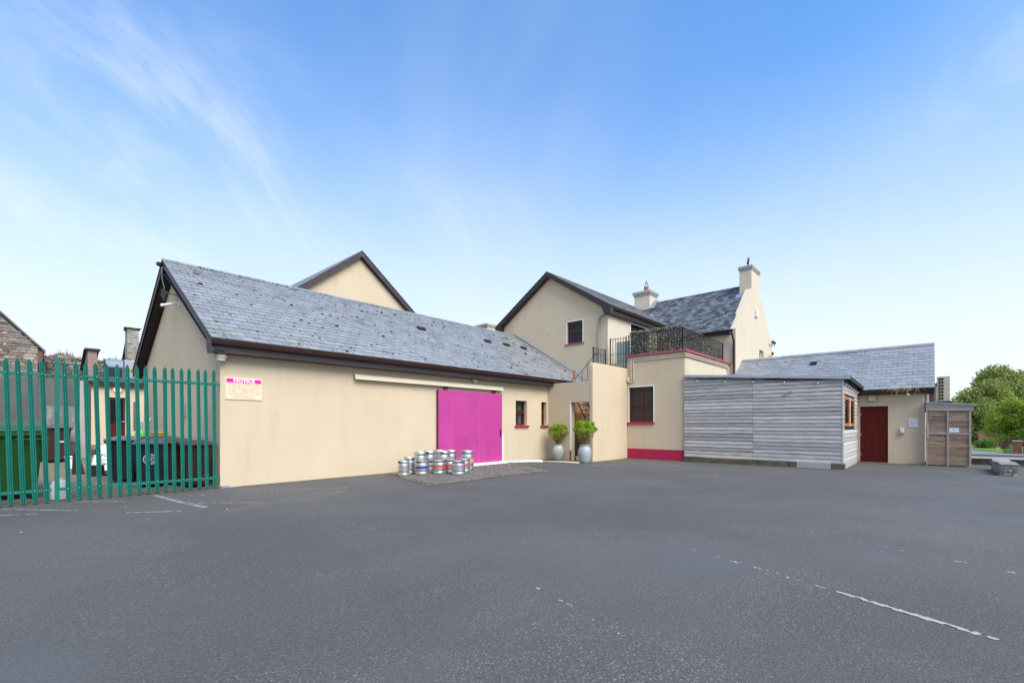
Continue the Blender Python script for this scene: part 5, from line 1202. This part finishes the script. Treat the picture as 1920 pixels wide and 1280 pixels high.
# ------------------------------------------------------------------ walls and houses behind the bin yard
def rubble(mb, ax, pos, a0, a1, z0, ztop, hs, ls, depth, rng):
    z = z0
    zmax = max(ztop(a0), ztop(a1), ztop((a0+a1)/2))
    while z < zmax:
        h = rng.uniform(*hs); a = a0-rng.uniform(0, ls[0])
        while a < a1:
            l = rng.uniform(*ls); b0, b1 = max(a+.008, a0), min(a+l-.008, a1); t = min(z+h-.012, ztop((b0+b1)/2))
            if b1-b0 > .03 and t-z > .02:
                o = -rng.uniform(.2,1)*depth; j = lambda: rng.uniform(-.012,.012)
                p = (lambda aa, oo, zz: (aa, pos+oo, zz)) if ax == 'Y' else (lambda aa, oo, zz: (pos+oo, aa, zz))
                f = [p(b0+j()+.012,o,z+j()+.01), p(b1+j()-.012,o,z+j()+.01), p(b1+j()-.012,o,t+j()-.01), p(b0+j()+.012,o,t+j()-.01)]; k = [p(b0,.02,z), p(b1,.02,z), p(b1,.02,t), p(b0,.02,t)]
                mb.add(f+k, [(0,1,2,3),(0,4,5,1),(1,5,6,2),(2,6,7,3),(3,7,4,0)])
            a += l
        z += h
cwall = thing('concrete_yard_wall', (-3,7,0), 'dark stained concrete wall along the back of bin yard', 'wall')
for i, (a, b) in enumerate(((-7.0,-4.6),(-4.6,-3.45),(-3.45,-2.62),(-2.62,-1.76))):
    mb = MB(); mb.prism([(a+.004,7+.003*i,.1),(b-.004,7+.003*i,.1),(b-.004,7+.003*i,2.68+.035*i),(a+.004,7+.003*i,2.66+.03*i)], (0,.2,0)); mb.build('panel', m_conc, cwall)
mb = MB(); mb.box(-1.755,-1.60,7.0,7.45,.1,2.72); mb.build('end_pier', m_concl, cwall)
mb = MB(); mb.box(-2.45,-1.83,6.985,6.999,.9,1.95); mb.build('pale_patch', mat('patched_concrete',(.17,.16,.155),.9,.2,2,dirt=(.55,.54,.52),dscale=2.2,damt=.9), cwall)
mb = MB(); mb.prism([(-1.60,7.3,.2),(-1.60,9.5,.3),(-1.60,9.5,2.5),(-1.60,7.3,2.62)], (.12,0,0)); mb.build('return_panel', m_conc, cwall)
# old stone house
sh_ = thing('stone_house', (-6,16,0), 'old rubble stone gable house behind the concrete wall', 'house')
gz = lambda x: 4.62+(-2.35-x)*1.145
gtop = lambda x: gz(x) if x > -5.6 else gz(-11.2-x)
mb = MB(); mb.prism([(-8.8,16.0,.3),(-2.36,16.0,.3),(-2.36,16.0,4.6),(-5.6,16.0,8.3),(-8.8,16.0,4.6)], (0,.5,0)); mb.build('wall', m_mortar, sh_)
mb = MB(); rubble(mb, 'Y', 16.0, -4.3, -2.37, 2.4, lambda x: gtop(x)-.05, (.07,.16), (.12,.42), .05, random.Random(5)); stuff(mb.build('stones', m_stone, sh_))
mb = MB(); mb.prism([(-2.15,15.9,4.56),(-5.6,15.9,8.5),(-5.6,15.9,8.42),(-2.15,15.9,4.48)], (0,8,0)); mb.prism([(-9.05,15.9,4.56),(-5.6,15.9,8.5),(-5.6,15.9,8.42),(-9.05,15.9,4.48)], (0,8,0)); mb.build('roof', m_slate_old, sh_)
mb = MB(); mb.box(-2.36,-2.22,15.95,16.2,4.0,4.5); mb.build('corbel', m_brick, sh_)
mb = MB(); mb.box(-2.7,-2.36,16.5,23.8,.3,4.5); mb.box(-8.8,-8.5,16.5,23.8,.3,4.5); mb.build('side_wall', m_mortar, sh_)
# stone wall running behind
sw = thing('rubble_wall', (0,17,0), 'high rubble stone wall with grassy top behind the bin yard', 'wall')
wt = lambda x: 4.50+.06*math.sin(x*3.1)+.05*math.sin(x*7.7+1)
mb = MB(); mb.box(-2.35,4,17.0,17.5,.4,4.42); mb.build('core', m_mortard, sw)
mb = MB(); rubble(mb, 'Y', 17.0, -2.34, 2.0, 2.6, wt, (.05,.13), (.10,.38), .07, random.Random(8)); stuff(mb.build('stones', m_stone, sw))
mb = MB(); rng = random.Random(12)
for k in range(700):
    x = rng.uniform(-2.3,3.0); b = V(x,17.0+rng.uniform(-.03,.4),wt(x)-.03); h = rng.uniform(.03,.12) if rng.random() < .93 else rng.uniform(.15,.4); e = b+V(rng.gauss(0,.03),rng.gauss(0,.03),h); mb.add([b-V(.012,0,0),b+V(.012,0,0),e],[(0,1,2)])
for k in range(160): x = rng.uniform(-2.3,3.0); lumps(mb, (x,17.05+rng.uniform(0,.3),wt(x)-.05), rng.uniform(.03,.07), rng)
stuff(mb.build('wall_top_grass', mat('mossy_grass',(.14,.11,.03),.95,.3,6,island=.6), sw))
# flat roofed back building with door
bk = thing('back_building', (0,15,.6), 'low beige flat roofed building with glazed door behind bins', 'building')
BD = (-.22,.34,.55,2.62)
mb = MB(); mb.wallgrid('Y', 15, .3, -.98, 4, .3, 3.25, [BD]); mb.build('wall', m_wall, bk)
mb = MB(); mb.box(-1.0,4,14.85,16.9,3.251,3.30); mb.build('roof', m_felt, bk)
mb = MB(); mb.box(-1.0,4,14.82,14.849,3.12,3.32); mb.build('fascia', m_iron, bk)
mb = MB(); mb.box(-.98,-.68,15.301,16.95,.3,3.25); mb.build('side_wall', m_wall, bk)
mb = MB(); mb.box(BD[0],BD[0]+.06,15.1,15.16,.6,2.62); mb.box(BD[1]-.06,BD[1],15.1,15.16,.6,2.62); mb.box(BD[0]+.06,BD[1]-.06,15.1,15.16,2.50,2.62); d_ = mb.build('door', m_frame, bk)
mb = MB(); mb.box(BD[0]+.06,BD[1]-.06,15.11,15.15,.6,1.48); mb.build('door_panel', m_door, d_)
mb = MB(); mb.box(BD[0]+.06,BD[1]-.06,15.12,15.13,1.481,2.499); mb.build('door_glass', m_glassd, d_)
mb = MB(); mb.box(BD[0]-.2,BD[1]+.2,15.5,15.52,.5,2.7); mb.build('dark_room', m_dark, bk)
mb = MB(); mb.tube([(BD[1]-.03,15.1,1.55),(BD[1]-.03,15.04,1.55),(BD[1]-.12,15.04,1.55)],.015,6); mb.build('door_handle', m_alu, d_)
mb = MB(); mb.box(.62,.76,14.93,14.999,1.2,2.45); mb.build('vent_duct', m_conc, bk)
mb = MB(); mb.tube([(.06,15.0,2.98),(.06,14.93,2.98)],.15,20); tag(mb.build('round_lamp', m_signwhite, smooth='auto'), 'round white lamp above the back building door', 'lamp')
pp = thing('parapet_pier', (-.75,15.2,3.3), 'faded red rendered pier with dark coping on flat roof', 'pier')
mb = MB(); mb.prism([(-.9,15.05,3.301),(-.9,15.05,4.62),(-.9,15.5,4.60),(-.9,16.9,3.9),(-.9,16.9,3.301)], (.30,0,0)); mb.build('pier_body', m_reddish, pp)
mb = MB(); mb.prism([(-1.0,14.95,4.625),(-1.0,14.95,4.70),(-1.0,15.5,4.69),(-1.0,16.95,3.99),(-1.0,16.95,3.91),(-1.0,15.5,4.61)], (.50,0,0)); mb.build('coping', m_fascia, pp)
du = thing('duct_unit', (0,15.6,3.3), 'blue grey ventilation duct with curved hood on flat roof', 'duct')
mb = MB(); mb.prism([(-.30,15.3,3.301),(-.30,15.3,4.05),(-.30,15.36,4.25),(-.30,15.5,4.36),(-.30,15.75,4.38),(-.30,15.95,4.25),(-.30,15.95,3.301)], (.62,0,0)); mb.build('hood', m_bluegrey, du, bevel=.02)
mb = MB(); mb.box(-.26,.28,15.285,15.299,3.40,3.98); mb.build('louvre', m_binblack, du)
ou = thing('roof_condenser', (.6,15.6,3.3), 'grey condenser cabinet with orange label on flat roof', 'condenser')
mb = MB(); mb.box(.36,.96,15.4,16.0,3.36,4.36); mb.build('cabinet', mat('galvanised',(.42,.43,.43),.4,.15,4,metal=.5), ou, bevel=.015)
mb = MB(); mb.box(.80,.92,15.395,15.3985,4.20,4.31); mb.build('label_plate', m_orange, ou)
mb = MB(); mb.tube([(.62,15.39,3.95),(.62,15.33,3.95)],.07,12); mb.build('valve', m_hose, ou)
mb = MB(); mb.tube([(.5,15.3,3.5),(.9,15.25,3.48),(1.3,15.2,3.5)],.03,6); mb.build('pipe', m_iron, ou)
mb = MB(); mb.box(.4,.92,15.45,15.95,3.301,3.359); mb.build('feet', m_iron, ou)
fc = thing('far_cottage', (2,25,0), 'far slate roofed cottage with mossy brick chimney', 'cottage')
mb = MB(); mb.box(1.75,2.3,25,25.9,4.0,7.35); c_ = mb.build('chimney', m_stone_g, fc)
mb = MB(); rubble(mb, 'Y', 25, 1.76, 2.29, 5.4, lambda x: 7.34, (.08,.13), (.15,.3), .03, random.Random(3)); stuff(mb.build('stones', m_stone_g, c_))
mb = MB(); mb.box(1.68,2.37,24.93,25.97,7.351,7.45); 
rng = random.Random(6)
for k in range(40): lumps(mb, (rng.uniform(1.68,2.37),rng.uniform(24.93,25.4),7.42), rng.uniform(.06,.13), rng)
stuff(mb.build('chimney_moss', m_moss, c_))
mb = MB(); mb.prism([(2.05,25.2,4.6),(8,25.2,4.6),(8,25.2,4.5),(2.05,25.2,4.5)], (0,3,2.4)); mb.prism([(2.05,31.2,4.6),(8,31.2,4.6),(8,31.2,4.5),(2.05,31.2,4.5)], (0,-3,2.4)); mb.build('roof', m_slate_old, fc)
mb = MB(); mb.box(1.76,8,25.9,31,0,4.5); mb.build('wall', m_mortar, fc)

# ------------------------------------------------------------------ kegs
def keg(loc, r, h, label, bands=(), rz=0, lab=None):
    t = thing('beer_keg', loc, label, 'keg', 'steel beer kegs by the sliding door'); t.rotation_euler = (0,0,rz)
    L = dict(world=False)
    prof = [(r*.90,0),(r*.97,.008),(r*.985,.05*h/.4),(r*.96,.07*h/.4),(r*.93,.085*h/.4)]
    prof += [(r*.955,h*.24),(r*.955,h*.33),(r*1.0,h*.345),(r*1.0,h*.38),(r*.955,h*.395),(r*.955,h*.62),(r*1.0,h*.635),(r*1.0,h*.67),(r*.955,h*.685),(r*.955,h*.76)]
    prof += [(r*.90,h*.81),(r*.95,h*.835),(r*.98,h*.86),(r*.975,h*.985),(r*.95,h),(r*.925,h*.99),(r*.92,h*.87),(r*.6,h*.86),(r*.15,h*.885)]
    mb = MB(); mb.lathe((0,0,0), prof, 28); mb.build('body', m_steel, t, smooth='auto', **L)
    mb = MB(); mb.lathe((0,0,h*.86), [(.035,0),(.035,.03),(.02,.034)], 12); mb.build('valve', m_bolt, t, **L)
    for a in (0, math.pi):
        mb = MB(); mb.obox((math.cos(a)*r*.978, math.sin(a)*r*.978, h*.925), (0,.055,0), (0,0,.018), (.004,0,0)); mb.build('hand_hole', m_binblack, t, **L)
    for m_, f0, f1 in bands:
        mb = MB(); mb.lathe((0,0,0), [(r*.957,h*f0),(r*.968,h*f0),(r*.968,h*f1),(r*.957,h*f1)], 28, False); mb.build('band', m_, t, smooth='auto', **L)
    if lab:
        mb = MB(); n = 6; vs = []
        for k in range(n+1):
            a = -math.pi/2+(k/n-.5)*1.3; vs += [(math.cos(a)*r*.972,math.sin(a)*r*.972,h*.42),(math.cos(a)*r*.972,math.sin(a)*r*.972,h*.60)]
        mb.add(vs, [(2*k,2*k+2,2*k+3,2*k+1) for k in range(n)]); mb.build('label_plate', lab, t, **L)
RB = [(m_red,.425,.50),(m_red,.535,.60)]
kegs = [((4.10,-1.06,.018),.155,.41,'slim plain keg standing alone at the wall end of the group',[],None),
        ((4.52,-.72,.018),.16,.47,'slim keg close to the wall behind the lone slim keg',[],None),
        ((4.66,-1.12,.018),.19,.39,'short keg with a single wide blue band',[(m_blue,.44,.58)],None),
        ((4.98,-.62,.018),.19,.60,'tall plain keg behind the blue banded keg',[],None),
        ((5.38,-.52,.018),.175,.60,'tall keg with a narrow navy band',[(m_navy,.44,.52)],None),
        ((5.10,-1.34,.018),.19,.39,'short keg with two red bands beside the blue banded keg',RB,None),
        ((5.70,-.78,.018),.20,.60,'tall plain keg behind the two red banded kegs',[],None),
        ((5.90,-.33,.018),.19,.60,'tall plain keg against the wall edge of the sliding door',[],None),
        ((5.52,-1.32,.018),.185,.39,'short red banded keg half hidden by a plain one',RB,None),
        ((6.14,-.62,.018),.185,.60,'tall plain keg next to the labelled keg, by the sliding door',[],None),
        ((5.32,-1.92,.018),.195,.39,'short plain keg standing furthest from the wall',[],None),
        ((5.92,-1.48,.018),.18,.39,'short red banded keg in front of the labelled keg',RB,None),
        ((6.34,-1.16,.018),.20,.60,'tall keg with an orange label in front of the sliding door',[],m_orange)]
for i, (p, r, h, lb2, bd, lab) in enumerate(kegs): keg(p, r, h, lb2, bd, rz=(i*1.7) % 6.28 if not lab else .1, lab=lab)

# ------------------------------------------------------------------ low stone walls, road side, trees
ls = thing('low_stone_wall', (16.5,-13.3,0), 'low grey stone wall stub ending at the car park edge', 'wall')
mb = MB(); mb.box(15.345,17.7,-13.46,-13.115,-.1,.288); mb.build('core', m_mortar, ls)
def rock(mb, ax, pos, b0, b1, z, t, o, rng):
    j = lambda: rng.uniform(-.016,.016)
    p = (lambda aa, oo, zz: (aa, pos+oo, zz)) if ax == 'Y' else (lambda aa, oo, zz: (pos+oo, aa, zz))
    f = [p(b0+j()+.018,-o,z+j()+.014), p(b1+j()-.018,-o,z+j()+.014), p(b1+j()-.018,-o,t+j()-.014), p(b0+j()+.018,-o,t+j()-.014)]; k = [p(b0,.03,z), p(b1,.03,z), p(b1,.03,t), p(b0,.03,t)]
    mb.add(f+k, [(0,1,2,3),(0,4,5,1),(1,5,6,2),(2,6,7,3),(3,7,4,0)])
rng = random.Random(44)
z = 0
for h in (.10,.09,.10):
    y = -13.46
    while y < -13.15:
        l = rng.uniform(.08,.18); e = min(y+l, -13.13); mb = MB(); rock(mb,'X',15.36,y,e,z,z+h-.008,rng.uniform(.02,.05),rng); mb.build('stone', m_stone_g, ls); y += l+.006
    x = 15.36
    while x < 17.65:
        l = rng.uniform(.14,.34); e = min(x+l, 17.7)
        mb = MB(); j = lambda: rng.uniform(-.014,.014); o = rng.uniform(.015,.04)
        for sgn, yy in ((1,-13.13),):
            f = [(x+.012+j(),yy+o,z+.012+j()),(e-.012+j(),yy+o,z+.012+j()),(e-.012+j(),yy+o,z+h-.018+j()),(x+.012+j(),yy+o,z+h-.018+j())]; k = [(x,yy-.02,z),(e,yy-.02,z),(e,yy-.02,z+h-.008),(x,yy-.02,z+h-.008)]
            mb.add(f+k, [(0,1,2,3),(0,4,5,1),(1,5,6,2),(2,6,7,3),(3,7,4,0)])
        mb.build('stone', m_stone_g, ls); x += l+.006
    z += h
for a, b in ((15.32,15.75),(15.76,16.3),(16.31,16.7),(16.71,17.3),(17.31,17.74)):
    mb = MB(); q = rng.uniform(-.02,.02); mb.box(a,b,-13.475+q,-13.10+q*.7,.285,.33+rng.uniform(-.015,.02)); mb.build('capstone', m_stone_g, ls, bevel=.025)
lw = thing('roadside_wall', (20.2,-13.5,0), 'low dark stone kerb wall along the road', 'wall')
mb = MB(); mb.box(20.1,20.5,-14.6,-12.75,-.1,.20); mb.build('core', m_mortard, lw)
mb = MB(); rubble(mb, 'X', 20.1, -14.6, -12.75, 0, lambda x: .2, (.07,.11), (.12,.3), .04, random.Random(9)); stuff(mb.build('stones', mat('dark_stone',(.10,.085,.07),.95,.3,6,.6,25,island=.4), lw))
mb = MB(); mb.box(20.05,20.55,-14.62,-12.73,.201,.25); mb.build('coping', m_concl, lw, bevel=.02)

def leaf_cloud(mb, blobs, n, l0, l1, rng, droop=0.0, surf=.55):
    tot = sum(b[3]*b[4]*b[5] for b in blobs)
    for (cx, cy, cz, rx, ry, rzz) in blobs:
        k = int(n*(rx*ry*rzz)/tot)
        for i in range(k):
            u = Vector((rng.gauss(0,1),rng.gauss(0,1),rng.gauss(0,1))).normalized(); f = surf+(1-surf)*rng.random() if rng.random() < .8 else rng.random()
            f *= 1+.18*math.sin(u.x*9+cx)*math.sin(u.y*8+cy)*math.sin(u.z*7+cz)
            c = Vector((cx+u.x*rx*f, cy+u.y*ry*f, cz+u.z*rzz*f)); l = rng.uniform(l0,l1)
            d = (u*.5+Vector((rng.gauss(0,.6),rng.gauss(0,.6),rng.gauss(0,.6)-droop))).normalized(); w = d.cross(Vector((rng.gauss(0,1),rng.gauss(0,1),rng.gauss(0,1)))).normalized()
            mb.add([c-d*l, c+w*l*.5, c+d*l, c-w*l*.5], [(0,1,2,3)])
def at(u, d): 
    a = R(TH); k = (u-960)/859.2*d; return CX+math.sin(a)*d+math.cos(a)*k, CY+math.cos(a)*d-math.sin(a)*k
def tree(name, label, u, d, zb, h, rad, n, l0, l1, m, seed, nb=16, droop=0, base=.25, group=None, squash=1.0):
    rng = random.Random(seed); x, y = at(u, d); t = thing(name, (x,y,zb), label, 'tree', group)
    mb = MB(); th_ = h*.55; mb.tube([(x,y,zb-.1),(x+.1,y,zb+th_*.4),(x-.05,y+.1,zb+th_),(x,y,zb+h*.8)],[h*.035,h*.026,h*.018,h*.006],8)
    blobs = []
    for k in range(nb):
        a = rng.uniform(0,6.283); rr = rad*math.sqrt(rng.random())*.72; f = rng.random(); z = zb+h*(base+(.88-base)*f); rr *= (1-.55*max(0,f-.45)/.55)
        s = rad*rng.uniform(.26,.46); bx, by = x+math.cos(a)*rr, y+math.sin(a)*rr; blobs.append((bx,by,z,s,s,s*.8*squash))
        mb.tube([(x,y,zb+h*.2+h*.4*f*.8),((x+bx)/2,(y+by)/2,z-h*.06),(bx,by,z)],[h*.012,h*.008,h*.003],5)
    mb.build('trunk', m_bark, t, smooth=True)
    lf = MB(); leaf_cloud(lf, blobs, n, l0, l1, rng, droop); stuff(lf.build('crown', m, t))
    return t
G = 'trees across the road'
tree('weeping_tree', 'large olive green weeping tree beyond the garden', 1885, 62, -1.0, 10.4, 5.6, 46000, .10,.22, m_tree, 3, 40, 1.0, .06, G)
tree('weeping_tree', 'broad olive tree reaching out of view beside the weeping tree', 1990, 60, -1.0, 10.8, 5.5, 22000, .10,.22, m_tree, 4, 22, 1.0, .06, G)
tree('weeping_tree', 'smaller olive tree leaning towards the lean-to from the weeping tree', 1842, 58, -1.0, 8.3, 3.7, 24000, .10,.2, m_tree, 13, 30, 1.0, .06, G)
tree('garden_tree', 'dark green rounded tree at the lean-to side of the weeping tree', 1812, 66, -1.0, 6.2, 3.0, 9000, .09,.18, m_tree_dark, 7, 14, .3, .05, G)
tree('garden_tree', 'dark green tree filling the gap behind the brick wall', 1850, 68, -1.0, 6.0, 3.6, 10000, .09,.18, m_tree_dark, 9, 16, .3, .02, G)
tree('lime_tree', 'bright lime green tree standing behind the garden gate pillar', 1912, 33, -.42, 3.75, 1.9, 14000, .05,.10, m_tree_lime, 5, 22, .2, .22, G)
tree('lime_tree', 'lime green tree branch mass beside the pillar, cut by the frame', 1985, 31, -.4, 4.0, 2.0, 7000, .05,.10, m_tree_lime, 6, 16, .2, .2, G)
# bare twigs sprouting from the weeping tree's top
x, y = at(1808, 62)
# brick garden wall
bw = thing('garden_brick_wall', (60,-15,-1), 'brown brick garden wall behind the rounded bush', 'wall')
p0, p1 = Vector((*at(1833,50),0)), Vector((*at(1890,49),0)); zb = -.95
dw_ = (p1-p0); n_ = Vector((dw_.y,-dw_.x,0)).normalized()
mb = MB(); mb.prism([p0+V(0,0,zb-.1), p1+V(0,0,zb-.1), p1+V(0,0,.62), p0+V(0,0,.62)], -n_*.22 if n_.x > 0 else n_*.22); mb.build('core', m_brick, bw)
mb = MB(); rng = random.Random(1); dd = dw_.normalized(); nn_ = n_ if n_.x < 0 else -n_
z = zb; r = 0
while z < .6:
    a = -.1*(r % 2)
    while a < dw_.length-.2: 
        mb.obox(p0+dd*(a+.16)+V(0,0,z+.05)+nn_*.01, dd*.145, V(0,0,.042), nn_*.012); a += .31
    z += .1; r += 1
stuff(mb.build('bricks', m_brick, bw))
# bush
def bush(name, label, u, d, zb, rx, rz_, n, m, seed, l=(.03,.07)):
    x, y = at(u, d); rng = random.Random(seed); t = thing(name, (x,y,zb), label, 'bush'); blobs = []
    for k in range(9): a = rng.uniform(0,6.28); r = rx*.55*math.sqrt(rng.random()); blobs.append((x+math.cos(a)*r,y+math.sin(a)*r,zb+rz_*rng.uniform(.3,.55),rx*.5,rx*.5,rz_*.5))
    lf = MB(); leaf_cloud(lf, blobs, n, *l, rng); stuff(lf.build('foliage', m, t)); mb = MB()
    for k in range(6): a = rng.uniform(0,6.28); mb.tube([(x,y,zb-.05),(x+math.cos(a)*rx*.5,y+math.sin(a)*rx*.5,zb+rz_*.6)],[.03,.01],5)
    mb.build('stem', m_bark, t)
bush('round_bush', 'rounded mid green bush on the lawn by the brick wall', 1847, 43, -.80, 1.05, .95, 5000, m_bush, 4)
bush('copper_bush', 'sparse reddish bush between the brick wall and the gate', 1880, 40, -.75, .8, 1.6, 900, mat('copper_leaf',(.12,.035,.02),.6,.3,3,island=.5), 5)
# gate and pillar
gt = thing('garden_gate', (*at(1890,26.9),-.28), 'black wrought iron garden gate beside brick pillar', 'gate')
g0, g1 = Vector((*at(1881,26.9),-.28)), Vector((*at(1899,26.7),-.28)); dg_ = g1-g0
for i in range(9):
    f = i/8; h = .55+.24*math.sin(math.pi*f); c = g0+dg_*f; mb = MB(); mb.box(c.x-.012,c.x+.012,c.y-.012,c.y+.012,c.z,c.z+h); mb.build('bar', m_iron, gt)
for z in (.08,.35,.52):
    mb = MB(); mb.beam(g0+V(0,0,z), g1+V(0,0,z), .02, .025); mb.build('rail', m_iron, gt)
mb = MB(); mb.tube([g0+dg_*(i/12)+V(0,0,.56+.24*math.sin(math.pi*i/12)) for i in range(13)],.014,5); mb.build('top_arc', m_iron, gt)
px, py = at(1907.5,26.2)
bpil = thing('brick_pillar', (px,py,-.28), 'red brick gate pillar at the garden entrance', 'pillar')
for k in range(10):
    for j in range(2):
        a = -.23+j*.235 if k % 2 == 0 else -.23+j*.235+.0; mb = MB(); sh_k = .0 if k % 2 == 0 else .06
        y0 = -.17 if j == 0 else sh_k-.02+.004; y1 = sh_k-.024 if j == 0 else .17
        mb.box(px-.17,px+.17,py+y0,py+y1,-.30+k*.076,-.30+k*.076+.068); mb.build('brick', m_brick, bpil)
mb = MB(); mb.box(px-.155,px+.155,py-.155,py+.155,-.35,.46); mb.build('mortar_core', m_mortar, bpil)
mb = MB(); mb.box(px-.2,px+.2,py-.2,py+.2,.462,.52); mb.build('capstone', m_concl, bpil, bevel=.01)
gw = thing('garden_boundary_wall', (px,py-1.6,-.28), 'grey stone boundary wall running on from the brick pillar', 'wall')
mb = MB(); mb.box(px-.15,px+.15,py-3.5,py-.24,-.35,.22); mb.build('core', m_mortard, gw)
mb = MB(); rubble(mb, 'X', px-.15, py-3.5, py-.24, -.28, lambda a: .22, (.08,.12), (.15,.35), .03, random.Random(19)); stuff(mb.build('stones', m_stone_g, gw))
# hedge filling the view towards the far end of the street
for i, (u, d, h, r, n, s) in enumerate(((1775,75,5.2,3.2,7000,31),(2060,56,9,5,9000,33))):
    tree('garden_tree', ('dark tree glimpsed behind the condenser unit', 'tall olive tree outside the frame edge')[i], u, d, -1, h, r, n, .09, .18, (m_tree_dark, m_tree)[i], s, 14, .3, .05, G)
